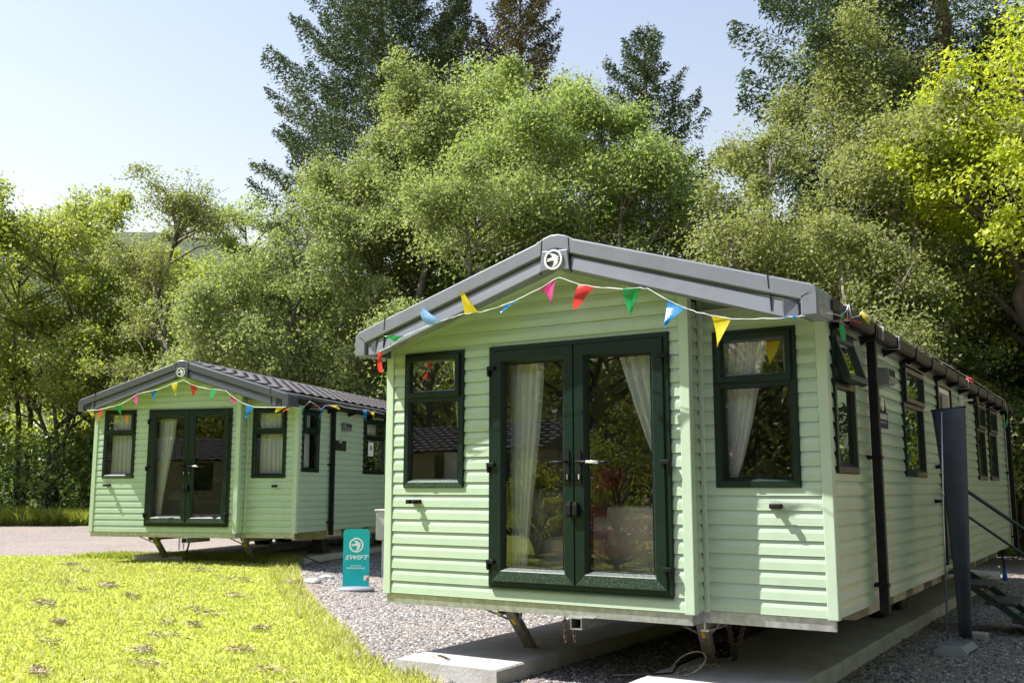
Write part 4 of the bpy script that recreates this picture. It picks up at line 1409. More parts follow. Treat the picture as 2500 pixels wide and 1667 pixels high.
def spruce(name, label, loc, height, rad, mat, bark, seed, nbr=150, hang=.45, tuft=.16, dens=1., group=None, base=.10, gap=.0, tr=.22, up=.15, pw=.85, az=None):
    rng = np.random.default_rng(seed)
    x, y = loc
    root = empty(name, (x, y, hgt(x, y) - .05), 0., label, 'tree', group)
    H = height
    mb = MB()
    mb.tube([(0, 0, 0), (.03 * rad, 0, H * .35), (0, .03 * rad, H * .7), (0, 0, H)], [tr * 1.25, tr * .8, tr * .4, .015], 8)
    Pl, Nl, Sl, Tl, Dl = [], [], [], [], []
    for k in range(nbr):
        t = (k + rng.uniform(0, 1)) / nbr
        z = H * (base + (1 - base) * t ** .92)
        tt = (z / H - base) / (1 - base)
        L = rad * (1 - tt) ** pw * rng.uniform(.62, 1.12) + .18
        if rng.uniform() < gap: L *= .45
        a = k * 2.399 + rng.uniform(-.5, .5)
        if az is not None and rng.uniform() < .5: a = az + rng.normal() * .8
        d = np.array([math.cos(a), math.sin(a), 0])
        s = np.linspace(0, 1, 7)
        rise = (up + .55 * tt) * s - (.55 - .5 * tt) * s ** 1.6 + .22 * s ** 3
        br = d[None] * (s * L)[:, None]; br[:, 2] = z + rise * L
        mb.tube([tuple(p) for p in br[::2]], [.012 + .018 * L / max(rad, 1), .012, .008, .004], 4, cap=False)
        side_ = np.array([-d[1], d[0], 0])
        nk = int((72 * L + 20) * dens)
        ss = rng.uniform(.10, 1, nk) ** .8
        sg = rng.choice([-1, 1], nk)
        wid = (.42 * L * (1 - ss) * .85 + .18)
        lat = rng.uniform(0, 1, nk) * wid
        base_p = np.stack([np.interp(ss, s, br[:, i]) for i in range(3)], 1)
        q = base_p + side_[None] * (sg * lat)[:, None] + d[None] * (lat * .55)[:, None]
        q[:, 2] -= lat * .25 - rng.normal(size=nk) * .07
        hg = rng.uniform(0, 1, nk) ** 1.6 * hang * (.35 + .65 * min(1, L / 2)) * (.4 + .6 * np.sin(math.pi * np.clip(ss, .05, 1)))
        q[:, 2] -= hg
        # needle sprays: a long card along the twig, hanging ones point down
        dirv = unit(side_[None] * (sg * .7)[:, None] + d[None] * .6 + np.array([0, 0, -1.])[None] * (1.5 * (hg / max(hang, .05)) - .15)[:, None] + rng.normal(size=(nk, 3)) * .45)
        Pl.append(q); Dl.append(dirv)
        Sl.append(tuft * rng.uniform(.7, 1.5, nk))
        Tl.append(np.clip(.5 + rng.normal() * .12 + rng.normal(size=nk) * .16 - .1 * (hg > .25), 0, 1))
    P_, D_, S_, T_ = map(np.concatenate, (Pl, Dl, Sl, Tl))
    n = len(P_)
    w = unit(np.cross(D_, rng.normal(size=(n, 3)))); u2 = np.cross(D_, w)
    s = S_[:, None]
    st = P_ - D_ * s * .35
    V = np.stack([st - w * s * .22, st + w * s * .22, st + D_ * s], 1).reshape(-1, 3); F = np.arange(len(V)).reshape(-1, 3)
    TT = [T_]
    mb.build('trunk', bark, root)
    link('crown', np_mesh('crown', V, F, mat, np.concatenate(TT)), root)
    return root

LF_BIRCH = leaf_mat('birch_leaves', [(0, (.105, .125, .048)), (.5, (.225, .250, .115)), (1, (.38, .40, .23))], .58, .42, (.36, .46, .10), .2)
LF_BRIGHT = leaf_mat('fresh_birch_leaves', [(0, (.100, .130, .040)), (.5, (.215, .265, .095)), (1, (.36, .40, .18))], .58, .42, (.40, .52, .11), .2)
LF_OLIVE = leaf_mat('olive_leaves', [(0, (.095, .110, .036)), (.5, (.205, .225, .085)), (1, (.34, .34, .16))], .58, .42, (.36, .42, .10), .2)
LF_ALDER = leaf_mat('alder_leaves', [(0, (.095, .125, .028)), (.5, (.235, .275, .060)), (1, (.42, .44, .13))], .5, .46, (.42, .50, .05), .45)
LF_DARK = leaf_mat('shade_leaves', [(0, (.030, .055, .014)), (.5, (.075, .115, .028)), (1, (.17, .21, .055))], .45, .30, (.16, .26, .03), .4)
LF_MAPLE = leaf_mat('maple_leaves', [(0, (.14, .21, .014)), (.5, (.29, .37, .026)), (1, (.44, .49, .06))], .5, .45, (.60, .66, .04), .4)
LF_SPRUCE = leaf_mat('spruce_needles', [(0, (.030, .052, .024)), (.5, (.075, .110, .046)), (1, (.17, .20, .080))], .65, .10, (.08, .13, .03), .15)
LF_SPRUCEB = leaf_mat('browned_spruce_needles', [(0, (.055, .058, .030)), (.5, (.125, .118, .056)), (1, (.24, .19, .09))], .65, .10, (.12, .11, .03), .15)
LF_RED = leaf_mat('red_leaves', [(0, (.09, .015, .010)), (.5, (.22, .035, .018)), (1, (.38, .10, .03))], .4, .35, (.5, .08, .03), .4)

G_L = 'broadleaf trees along the far gravel'
T_ = broadleaf
T_('alder_tree', 'yellow green broadleaf tree at the left edge beyond the gravel', (-30.7, 15.7), 12.8, 2.98, LF_ALDER, BARK, 1, .24, 130, 14500, .12, .17, .75, .35, group=G_L, airy=.4, multi=2)
T_('alder_tree', 'tall broad tree second from the left edge with pale upper leaves', (-31.3, 19.1), 14.4, 3.09, LF_ALDER, BARK, 2, .28, 130, 13500, .13, .16, .75, .35, group=G_L, airy=.4, tone0=.08)
T_('alder_tree', 'broadleaf tree cut by the left edge of the view', (-31.3, 12.9), 13.2, 2.74, LF_ALDER, BARK, 3, .20, 100, 11500, .13, .15, .75, .35, group=G_L, airy=.3)
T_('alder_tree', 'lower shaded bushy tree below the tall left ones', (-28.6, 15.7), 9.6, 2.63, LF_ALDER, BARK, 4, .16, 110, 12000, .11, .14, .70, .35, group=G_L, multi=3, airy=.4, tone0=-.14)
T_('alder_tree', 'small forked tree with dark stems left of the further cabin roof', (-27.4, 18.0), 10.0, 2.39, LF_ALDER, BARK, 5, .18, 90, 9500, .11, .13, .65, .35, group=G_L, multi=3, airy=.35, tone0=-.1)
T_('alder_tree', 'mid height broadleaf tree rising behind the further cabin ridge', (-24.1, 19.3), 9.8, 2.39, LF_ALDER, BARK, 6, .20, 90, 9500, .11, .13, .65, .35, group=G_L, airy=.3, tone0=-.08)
T_('alder_tree', 'leafy tree filling the gap far behind the left trees', (-30.5, 21.5), 12.0, 3.0, LF_ALDER, BARK, 7, .1, 110, 11000, .15, .15, .8, .35, group=G_L, tone0=-.05)
T_('alder_tree', 'rounded green tree far behind the airy birch', (-25.5, 24.5), 10.5, 3.0, LF_ALDER, BARK, 8, .08, 110, 10000, .15, .15, .8, .35, group=G_L)
T_('birch_tree', 'airy grey green birch with a straight dark stem behind the further cabin', (-22.5, 15.8), 12.6, 2.1, LF_OLIVE, BIRCHB, 9, .26, 120, 12500, .085, .14, .55, .5, group=G_L, airy=.3, nlimb=60)
T_('birch_tree', 'thin pale tree with bare bent limbs against the hill', (-22.6, 19.4), 12.8, 2.5, LF_BRIGHT, BARK, 10, .34, 80, 8000, .10, .15, .55, .4, group=G_L, airy=.35, nlimb=50)
G_B = 'birches behind the cabins'
T_('birch_tree', 'pale silvery birch at the left of the birch clump behind the further cabin', (-14.6, 14.0), 9.4, 2.4, LF_BIRCH, BIRCHB, 11, .12, 150, 19000, .085, .14, .60, .8, group=G_B)
T_('birch_tree', 'tallest dome topped birch in the middle of the clump', (-12.3, 16.6), 14.3, 2.2, LF_BIRCH, BIRCHB, 12, .15, 190, 25000, .085, .17, .60, .8, group=G_B)
T_('birch_tree', 'wide bright green birch above the big cabin ridge', (-8.1, 16.2), 13.6, 2.7, LF_BRIGHT, BIRCHB, 13, .15, 210, 27000, .085, .18, .62, .75, group=G_B)
T_('birch_tree', 'birch between the left spruce and the tallest birch', (-14.6, 16.0), 11.9, 2.3, LF_BIRCH, BIRCHB, 14, .15, 170, 21000, .085, .15, .60, .8, group=G_B, tone0=.03)
T_('birch_tree', 'grey green birch low over the left slope of the big cabin roof', (-7.9, 13.2), 9.3, 2.2, LF_BIRCH, BIRCHB, 15, .16, 140, 17000, .080, .14, .58, .85, group=G_B)
T_('birch_tree', 'birch at the right end of the clump beside the slim spruce', (-5.9, 16.2), 11.8, 2.0, LF_BRIGHT, BIRCHB, 16, .15, 140, 16000, .085, .14, .6, .75, group=G_B, tone0=-.08)
T_('birch_tree', 'short silvery birch over the further cabin roof end', (-13.1, 17.9), 9.6, 2.3, LF_BIRCH, BIRCHB, 17, .10, 140, 15000, .085, .14, .6, .8, group=G_B, tone0=.04)
T_('birch_tree', 'low bushy birch leaning over the further cabin roof', (-16.0, 12.6), 7.6, 1.8, LF_BIRCH, BIRCHB, 18, .12, 110, 12000, .085, .12, .58, .8, group=G_B, tone0=.05)
T_('hazel_bush', 'pale rounded bush behind the end of the further cabin roof', (-10.3, 18.0), 6.6, 1.9, LF_OLIVE, BARK, 19, .06, 100, 11000, .08, .08, .5, .5, group=None, cat='bush', multi=3, tone0=.16)
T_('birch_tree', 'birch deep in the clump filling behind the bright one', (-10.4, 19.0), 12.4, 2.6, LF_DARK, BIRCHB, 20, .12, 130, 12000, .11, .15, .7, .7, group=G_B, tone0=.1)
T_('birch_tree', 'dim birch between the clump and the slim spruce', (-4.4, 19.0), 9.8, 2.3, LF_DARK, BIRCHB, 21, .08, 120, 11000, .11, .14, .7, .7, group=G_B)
G_S = 'spruces rising behind the birches'
spruce('spruce_tree', 'huge dark spruce at the left whose boughs reach past the birches', (-16.9, 19.7), 23.5, 7.4, LF_SPRUCE, SPRB, 31, 300, .40, .105, 3.1, G_S, gap=.08, pw=.78)
spruce('spruce_tree', 'thin dark spruce between the two bigger spruces at the top', (-15.6, 22.8), 20.4, 4.6, LF_SPRUCE, SPRB, 32, 200, .35, .105, 2.5, G_S, gap=.15)
spruce('spruce_tree', 'brown tinted spruce above the bright birch', (-12.0, 21.5), 20.6, 5.2, LF_SPRUCEB, SPRB, 33, 230, .32, .105, 2.7, G_S, gap=.06)
spruce('spruce_tree', 'slim open topped spruce right of the birch clump', (-7.0, 21.0), 15.7, 4.9, LF_SPRUCE, SPRB, 34, 165, .32, .10, 2.7, G_S, gap=.12, pw=.75)
spruce('spruce_tree', 'giant spruce out of the top at right with long drooping boughs', (1.6, 21.8), 26.0, 7.6, LF_SPRUCE, SPRB, 35, 210, 1.1, .115, 4.0, G_S, gap=.05, base=.12, tr=.34, up=.05, pw=.6, az=2.9)
spruce('spruce_tree', 'dark spruce right behind the giant one', (6.0, 27.0), 23.0, 4.6, LF_SPRUCE, SPRB, 36, 160, .6, .22, .9, G_S)
spruce('spruce_tree', 'far dark spruce in the gap right of the slim one', (-3.6, 27.5), 10.0, 3.0, LF_SPRUCE, SPRB, 37, 140, .4, .20, .9, G_S)
spruce('spruce_tree', 'far dark spruce deep behind the birch clump', (-11.5, 28.5), 15.0, 3.6, LF_SPRUCE, SPRB, 38, 140, .4, .20, .9, G_S)
spruce('spruce_tree', 'shaded spruce behind the right birches', (2.6, 25.0), 15.5, 3.6, LF_SPRUCE, SPRB, 39, 140, .5, .20, .9, G_S)
spruce('spruce_tree', 'shaded spruce low behind the big cabin roof', (-1.8, 21.5), 9.5, 3.0, LF_SPRUCE, SPRB, 40, 130, .4, .18, 1.0, G_S)
G_D = 'birches and scrub behind the big cabin'
T_('birch_tree', 'olive birch with arching twigs right of the slim spruce', (-1.6, 15.0), 9.7, 1.9, LF_OLIVE, BIRCHB, 51, .16, 140, 15000, .075, .13, .5, .9, group=G_D, airy=.25)
T_('birch_tree', 'tall weeping olive birch in front of the giant spruce', (-.2, 17.6), 13.2, 2.0, LF_OLIVE, BIRCHB, 52, .2, 170, 19000, .075, .16, .5, 1.0, group=G_D, airy=.15)
T_('birch_tree', 'broad olive birch above the gutter of the big cabin', (1.3, 15.0), 9.6, 2.0, LF_OLIVE, BIRCHB, 53, .12, 150, 17000, .075, .14, .5, .8, group=G_D, airy=.15, lean=(.5, 0))
T_('birch_tree', 'lower birch just beside the right roof slope', (-1.3, 12.8), 7.2, 1.6, LF_OLIVE, BIRCHB, 54, .08, 120, 13000, .07, .12, .48, .8, group=G_D, airy=.2)
T_('birch_tree', 'low leaning birch right over the far roof end', (.7, 12.9), 6.9, 1.7, LF_OLIVE, BIRCHB, 55, .08, 120, 13000, .07, .12, .48, .8, group=G_D, airy=.2, tone0=-.06)
T_('maple_tree', 'bright yellow green maple with mossy trunk at the right edge', (3.95, 16.0), 11.3, 2.3, LF_MAPLE, BARK, 56, .36, 200, 27000, .095, .24, .62, .45, group=None, lean=(.6, .3), airy=.2, nlimb=40)
T_('maple_tree', 'shaded lower maple limb mass at the right border', (4.9, 17.2), 7.6, 1.7, LF_MAPLE, BARK, 57, .3, 80, 14000, .09, .12, .55, .45, group=None, tone0=-.12)
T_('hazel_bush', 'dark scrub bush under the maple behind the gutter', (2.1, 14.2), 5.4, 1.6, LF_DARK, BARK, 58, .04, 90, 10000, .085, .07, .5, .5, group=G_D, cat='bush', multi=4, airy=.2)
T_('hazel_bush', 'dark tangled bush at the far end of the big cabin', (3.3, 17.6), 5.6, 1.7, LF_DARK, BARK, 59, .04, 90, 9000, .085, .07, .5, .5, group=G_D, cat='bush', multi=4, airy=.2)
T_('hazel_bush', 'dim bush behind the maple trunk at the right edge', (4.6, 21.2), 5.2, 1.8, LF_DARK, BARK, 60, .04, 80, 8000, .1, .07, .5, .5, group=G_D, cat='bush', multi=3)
for k, (x_, y_, h_) in enumerate(((3.2, 27.5, 3.2), (4.8, 28.5, 3.6))):
    spruce('young_conifer', ['feathery young conifer beyond the far lawn by the down pipe', 'feathery young conifer at the right edge beyond the far lawn'][k], (x_, y_), h_, 1.3, LF_BRIGHT, SPRB, 70 + k, 90, .2, .22, 1.2, 'young conifers beyond the far lawn', base=.02)

# dense undergrowth below the crowns
def undergrowth(name, poly, n, hmax, mat, seed, size=.13, kind='stuff'):
    rng = np.random.default_rng(seed)
    xs_ = [p[0] for p in poly]; ys_ = [p[1] for p in poly]
    X = rng.uniform(min(xs_), max(xs_), n * 3); Y = rng.uniform(min(ys_), max(ys_), n * 3)
    k = in_poly(X, Y, poly); X, Y = X[k][:n], Y[k][:n]
    hh = hmax * (.35 + .65 * np.array([.5 + .5 * noise.noise(Vector((x * .45, y * .45, seed))) for x, y in zip(X, Y)]))
    Z = hgt_np(X) + hh * rng.uniform(0, 1, len(X)) ** .8
    C = np.stack([X, Y, Z], 1)
    Nn = unit(rng.normal(size=C.shape) * .7 + np.array([-.1, -.3, .6]))
    V, F = leaf_cards(rng, C, Nn, size * rng.uniform(.6, 1.5, len(C)))
    tone = np.clip(.5 + rng.normal(size=len(C)) * .2 + .25 * (np.array([noise.noise(Vector((x * .6, y * .6, 5))) for x, y in zip(X, Y)])), 0, 1)
    return tag(link(name, np_mesh(name, V, F, mat, tone)), kind=kind)
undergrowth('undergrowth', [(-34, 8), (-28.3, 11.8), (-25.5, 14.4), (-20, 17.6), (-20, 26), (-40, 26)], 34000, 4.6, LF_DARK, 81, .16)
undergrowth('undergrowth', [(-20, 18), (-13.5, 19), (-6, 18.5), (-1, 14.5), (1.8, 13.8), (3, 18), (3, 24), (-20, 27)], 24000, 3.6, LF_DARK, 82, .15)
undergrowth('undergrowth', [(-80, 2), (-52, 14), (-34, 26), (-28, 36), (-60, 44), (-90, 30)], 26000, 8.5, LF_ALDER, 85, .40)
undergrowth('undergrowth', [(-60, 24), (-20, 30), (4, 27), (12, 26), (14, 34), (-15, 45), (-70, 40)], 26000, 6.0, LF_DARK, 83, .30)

# ================================================================== GRASS AND STONES
GRASSM = leaf_mat('grass_blades', [(0, (.24, .265, .085)), (.45, (.41, .425, .135)), (.8, (.54, .51, .21)), (1, (.62, .56, .35))], .55, .38, (.58, .62, .11), .3)
def grass(name, poly, n, h0, seed, dist=None, dz=.022, wide=.006, mat=GRASSM, zf=hgt_np, keep=None):
    rng = np.random.default_rng(seed)
    xs_ = [p[0] for p in poly]; ys_ = [p[1] for p in poly]
    X = rng.uniform(max(min(xs_), -34), min(max(xs_), 14), n * 4); Y = rng.uniform(max(min(ys_), -7), max(ys_), n * 4)
    k = in_poly(X, Y, poly)
    cx, cy_ = cam.location.x, cam.location.y
    D = np.hypot(X - cx, Y - cy_)
    # only the ground ahead of the camera carries blades; thinner with distance
    fx, fy = math.sin(YAW), math.cos(YAW)
    dep = (X - cx) * fx + (Y - cy_) * fy; lat = (X - cx) * fy - (Y - cy_) * fx
    k &= (dep > .5) & (np.abs(lat) < dep * .62 + 1.2)
    if dist: k &= rng.uniform(size=len(X)) < np.clip(dist / D, 0, 1) ** 1.2
    X, Y, D = X[k][:n], Y[k][:n], D[k][:n]
    m = len(X)
    nz = np.array([noise.noise(Vector((x * .8, y * .8, 3))) + .5 * noise.noise(Vector((x * 2.6, y * 2.6, 9))) for x, y in zip(X, Y)])
    h = h0 * rng.uniform(.45, 1.3, m) * (1 + .35 * nz)
    a = rng.uniform(0, 6.28, m)
    w = wide * (1 + D * .10) * rng.uniform(.7, 1.3, m)
    z = zf(X) + dz - .006
    B = np.stack([X, Y, z], 1)
    ax = np.stack([np.cos(a), np.sin(a), np.zeros(m)], 1)
    ld = rng.normal(size=(m, 2)) * .55
    tip = B + np.stack([ld[:, 0] * h, ld[:, 1] * h, h], 1)
    V = np.stack([B - ax * w[:, None], B + ax * w[:, None], tip], 1).reshape(-1, 3)
    F = np.arange(3 * m).reshape(m, 3)
    tone = np.clip(.45 + .30 * nz + rng.normal(size=m) * .16, 0, 1)
    return tag(link(name, np_mesh(name, V, F, mat, tone)), kind='stuff')
LAWN_P = [(p.x, p.y) for p in LAWN_DENSE]
grass('grass', LAWN_P, 240000, .042, 91, dist=6.5)
# ragged tufts along the lawn edge
rngE = np.random.default_rng(5)
grass('edge_grass', [(-7.7, 5.7), (-6.8, 5.9), (-5.2, 4.35), (-3.9, 3.15), (-2.6, 2.1), (-1.45, 1.2), (-.36, .2), (.2, -.12), (.9, -.45), (1.6, -1.3), (1.2, -1.2), (.6, -.62), (-.2, -.28), (-.6, -.02), (-1.75, .98), (-2.85, 1.85), (-4.2, 2.9), (-5.5, 4.05), (-6.9, 5.4)], 14000, .075, 92)
grass('edge_grass', [(-10.6, 4.3), (-7.6, 5.2), (-6.3, 5.2), (-6.8, 6.1), (-7.7, 6.3), (-10.2, 5.3)], 12000, .10, 94, mat=LF_ALDER)
grass('bank_grass', [(-33, 8.6), (-30.4, 10.4), (-26.5, 13.0), (-23.8, 15.2), (-24.8, 16.6), (-28, 14.6), (-33, 11)], 42000, .48, 93, wide=.004, mat=LF_ALDER)
grass('far_grass', [(1.5, 18.5), (5, 18.9), (12, 19.5), (14, 34), (1.6, 34)], 22000, .09, 95, wide=.008)

# dry thatch raked into tufts on the lawn
THATCH = leaf_mat('dry_thatch', [(0, (.20, .16, .10)), (.5, (.40, .33, .22)), (1, (.60, .52, .38))], .8, .1, (.3, .25, .12), .2)
rng = np.random.default_rng(7)
tp = [(-9.0, 3.2), (-6.6, 3.7), (-5.3, 3.3), (-4.6, 3.6), (-6.5, 1.4), (-5.7, 1.1), (-5.9, 1.6), (-4.9, 1.2), (-3.6, 1.1), (-3.2, .35), (-2.9, .45), (-2.2, .7), (-1.4, -.3), (-2.1, -.8), (-1.5, -1.2), (-3.9, -.4), (-3.0, -1.1), (-.5, -.9), (-.2, -1.6), (.3, -1.3), (-.9, -2.1), (-1.9, -1.9), (-7.7, 2.5), (-7.2, .6), (.6, -2.2), (-.3, -2.7), (-4.2, 2.2), (-2.6, -.2), (-5.1, .2)]
Vs, Fs, Ts = [], [], []
b0 = 0
for (px_, py_) in tp:
    m = int(rng.integers(35, 120)); sp = rng.uniform(.04, .12)
    el = rng.uniform(.9, 1.7); an = rng.uniform(-.5, .5)
    u, v = rng.normal(size=m) * sp * el, rng.normal(size=m) * sp * .6
    X = px_ + u * math.cos(an) - v * math.sin(an); Y = py_ + u * math.sin(an) + v * math.cos(an)
    Z = hgt_np(X) + .05 + rng.uniform(0, .03, m)
    C = np.stack([X, Y, Z], 1)
    D = unit(rng.normal(size=(m, 3)) * np.array([1, 1, .35])); S = unit(np.cross(D, rng.normal(size=(m, 3))))
    l = rng.uniform(.02, .06, m)[:, None]; w = rng.uniform(.003, .008, m)[:, None]
    V = np.stack([C - D * l, C + S * w, C + D * l, C - S * w], 1).reshape(-1, 3)
    Vs.append(V); Fs.append(np.arange(4 * m).reshape(m, 4) + b0); b0 += 4 * m; Ts.append(np.clip(rng.normal(.45, .25, m), 0, 1))
tag(link('dry_thatch', np_mesh('dry_thatch', np.concatenate(Vs), np.concatenate(Fs), THATCH, np.concatenate(Ts))), kind='stuff')

# loose stones over the gravel bed
def pebbles(name, poly, n, seed, smin, smax, mat, excl=()):
    rng = np.random.default_rng(seed)
    xs_ = [p[0] for p in poly]; ys_ = [p[1] for p in poly]
    X = rng.uniform(min(xs_), max(xs_), n * 5); Y = rng.uniform(min(ys_), max(ys_), n * 5)
    k = in_poly(X, Y, poly) & ~in_poly(X, Y, LAWN_P)
    for (x0, x1, y0, y1) in excl: k &= ~((X > x0) & (X < x1) & (Y > y0) & (Y < y1))
    D = np.hypot(X - cam.location.x, Y - cam.location.y)
    k &= rng.uniform(size=len(X)) < np.clip(7.5 / D, 0, 1) ** 1.6
    X, Y, D = X[k][:n], Y[k][:n], D[k][:n]
    m = len(X)
    s = rng.uniform(smin, smax, m) * (1 + .03 * D)
    base = np.array([(1, 0, 0), (.35, .9, 0), (-.7, .6, 0), (-.8, -.5, 0), (.3, -.95, 0), (.1, .05, .62)], float)
    faces = np.array([(0, 1, 5), (1, 2, 5), (2, 3, 5), (3, 4, 5), (4, 0, 5), ])
    a = rng.uniform(0, 6.28, m); ca, sa = np.cos(a), np.sin(a)
    J = base[None] * (1 + rng.normal(size=(m, 6, 3)) * .16)
    J[:, :, 1] *= rng.uniform(.6, 1, m)[:, None]
    xr = J[:, :, 0] * ca[:, None] - J[:, :, 1] * sa[:, None]; yr = J[:, :, 0] * sa[:, None] + J[:, :, 1] * ca[:, None]
    V = np.stack([X[:, None] + xr * s[:, None], Y[:, None] + yr * s[:, None], (hgt_np(X) + .003)[:, None] + J[:, :, 2] * s[:, None]], -1).reshape(-1, 3)
    F = (faces[None] + (np.arange(m) * 6)[:, None, None]).reshape(-1, 3)
    tone = np.repeat(np.clip(rng.beta(1.1, 1.25, m), 0, 1), 5)
    return tag(link(name, np_mesh(name, V, F, mat, tone)), kind='stuff')
PEB = pebble_mat()
pebbles('gravel', [(-7, 6), (-.2, .1), (1.5, -1.6), (2.4, -1.9), (4.3, -1.9), (6.5, 2), (6.5, 12), (3.4, 12), (-1, 10), (-5, 9)], 50000, 101, .007, .0175, PEB, ((.29, 1.27, -.27, 12), (2.30, 3.36, -.55, 12)))
# a few fallen leaves
BROWNLEAF = leaf_mat('fallen_leaves', [(0, (.10, .03, .012)), (1, (.30, .12, .045))], .6, .2, (.3, .1, .03))
rng = np.random.default_rng(9)
m = 60
X = np.concatenate([rng.uniform(-4.2, 1.2, m), rng.uniform(.3, 2.4, 30)]); Y = np.concatenate([rng.uniform(.5, 5., m), rng.uniform(-.6, .1, 30)])
k = ~in_poly(X, Y, LAWN_P); X, Y = X[k], Y[k]
C = np.stack([X, Y, hgt_np(X) + .014 + np.where((X > .28) & (X < 1.28) & (Y > -.27), .12, 0)], 1)
V, F = leaf_cards(rng, C, unit(rng.normal(size=C.shape) * .35 + np.array([0, 0, 1])), rng.uniform(.02, .05, len(C)))
tag(link('fallen_leaves', np_mesh('fallen_leaves', V, F, BROWNLEAF, rng.uniform(0, 1, len(C)))), kind='stuff')

# ================================================================== BUNTING
STRING1 = [[.156, 2.59], [.274, 2.622], [.419, 2.698], [.654, 2.761], [.807, 2.788], [.949, 2.817], [1.017, 2.825], [1.177, 2.826], [1.384, 2.856], [1.525, 2.891], [1.722, 2.956], [1.85, 3.014], [1.885, 3.024], [2.05, 2.952], [2.193, 2.915], [2.414, 2.877], [2.549, 2.871], [2.603, 2.859], [2.75, 2.766], [2.886, 2.689], [2.963, 2.658], [3.068, 2.623], [3.208, 2.588], [3.386, 2.571], [3.534, 2.563], [3.653, 2.564], [3.705, 2.561]]
FLAGS1 = [('green', [.325, 2.659], [.419, 2.698], [.209, 2.709]), ('pale_blue', [.646, 2.767], [.803, 2.788], [.601, 2.907]), ('yellow', [1.021, 2.827], [1.16, 2.828], [.995, 3.01]), ('blue', [1.381, 2.854], [1.528, 2.885], [1.387, 2.767]), ('pink', [1.722, 2.956], [1.85, 3.014], [1.828, 2.829]), ('red', [2.05, 2.946], [2.193, 2.912], [2.019, 2.773]), ('green', [2.414, 2.878], [2.549, 2.871], [2.438, 2.683]), ('blue', [2.747, 2.766], [2.886, 2.689], [2.742, 2.558]), ('yellow', [3.067, 2.62], [3.208, 2.588], [3.111, 2.406]), ('blue', [3.529, 2.561], [3.655, 2.564], [3.651, 2.534]), ('red', [.153, 2.579], [.206, 2.582], [.157, 2.417])]
SFLAGS1 = [('pink', [-.02, 2.556], [.10, 2.60], [.327, 2.58]), ('green', [.10, 2.632], [.182, 2.651], [.08, 2.441]), ('red', [.10, 2.612], [.15, 2.60], [.552, 2.632]), ('yellow', [.713, 2.745], [.911, 2.741], [.809, 2.656]), ('red', [5.75, 2.743], [6.3, 2.773], [6.018, 2.69]), ('green', [9.55, 2.60], [9.80, 2.61], [9.615, 2.36])]
STRING2 = [[.082, 2.589], [.28, 2.584], [.611, 2.643], [.734, 2.676], [.922, 2.759], [1.027, 2.83], [1.271, 2.873], [1.4, 2.888], [1.671, 2.975], [1.896, 3.034], [2.033, 2.964], [2.168, 2.918], [2.394, 2.873], [2.525, 2.865], [2.683, 2.842], [2.75, 2.783], [2.897, 2.683], [3.054, 2.611], [3.204, 2.571], [3.564, 2.554], [3.764, 2.558]]
FLAGS2 = [('yellow', [.082, 2.589], [.211, 2.562], [.161, 2.468]), ('red', [.279, 2.589], [.386, 2.594], [.349, 2.393]), ('green', [.611, 2.643], [.734, 2.674], [.725, 2.475]), ('pink', [.922, 2.755], [1.033, 2.827], [1.081, 2.626]), ('blue', [1.271, 2.873], [1.4, 2.888], [1.358, 2.69]), ('yellow', [1.671, 2.975], [1.79, 3.006], [1.776, 2.785]), ('red', [2.033, 2.964], [2.168, 2.918], [2.052, 2.754]), ('green', [2.394, 2.873], [2.525, 2.869], [2.435, 2.671]), ('pink', [2.75, 2.778], [2.91, 2.676], [2.782, 2.649]), ('blue', [3.054, 2.611], [3.204, 2.571], [3.076, 2.399]), ('yellow', [3.589, 2.553], [3.776, 2.558], [3.561, 2.479]), ('red', [3.765, 2.531], [3.839, 2.53], [3.724, 2.483])]
SFLAGS2 = [('green', [.012, 2.569], [.116, 2.6], [.019, 2.455]), ('pink', [.35, 2.642], [.759, 2.663], [.503, 2.628]), ('blue', [.67, 2.584], [.838, 2.669], [.626, 2.45]), ('yellow', [.997, 2.681], [1.253, 2.707], [1.403, 2.639]), ('blue', [2.33, 2.703], [2.499, 2.721], [2.415, 2.518]), ('yellow', [2.648, 2.692], [2.809, 2.717], [2.897, 2.549])]

def pennant(root, col, A, B, T, wave, seed):
    """a small curved triangle of thin plastic, 6 rows"""
    rnd = random.Random(seed)
    A, B, T = Vector(A), Vector(B), Vector(T)
    nrm = (B - A).cross(T - A)
    if nrm.length < 1e-6: nrm = Vector((0, 1, 0))
    nrm.normalize()
    V, F, rows = [], [], 7
    ph = rnd.uniform(0, 6)
    for r in range(rows + 1):
        t = r / rows
        a, b = A.lerp(T, t), B.lerp(T, t)
        for k in range(4):
            p = a.lerp(b, k / 3)
            p = p + nrm * wave * math.sin(t * 2.6 + ph + k * .5) * (.25 + .75 * t) 
            V.append(p)
    for r in range(rows):
        for k in range(3):
            F.append((r * 4 + k, r * 4 + k + 1, r * 4 + k + 5, r * 4 + k + 4))
    me = bpy.data.meshes.new('flag'); me.from_pydata([tuple(v) for v in V], [], F); me.materials.append(FLAGC[col])
    for p in me.polygons: p.use_smooth = True
    o = link('flag', me, root)
    o['label'] = {'pale_blue': 'pale blue'}.get(col, col) + ' pennant'
    return o

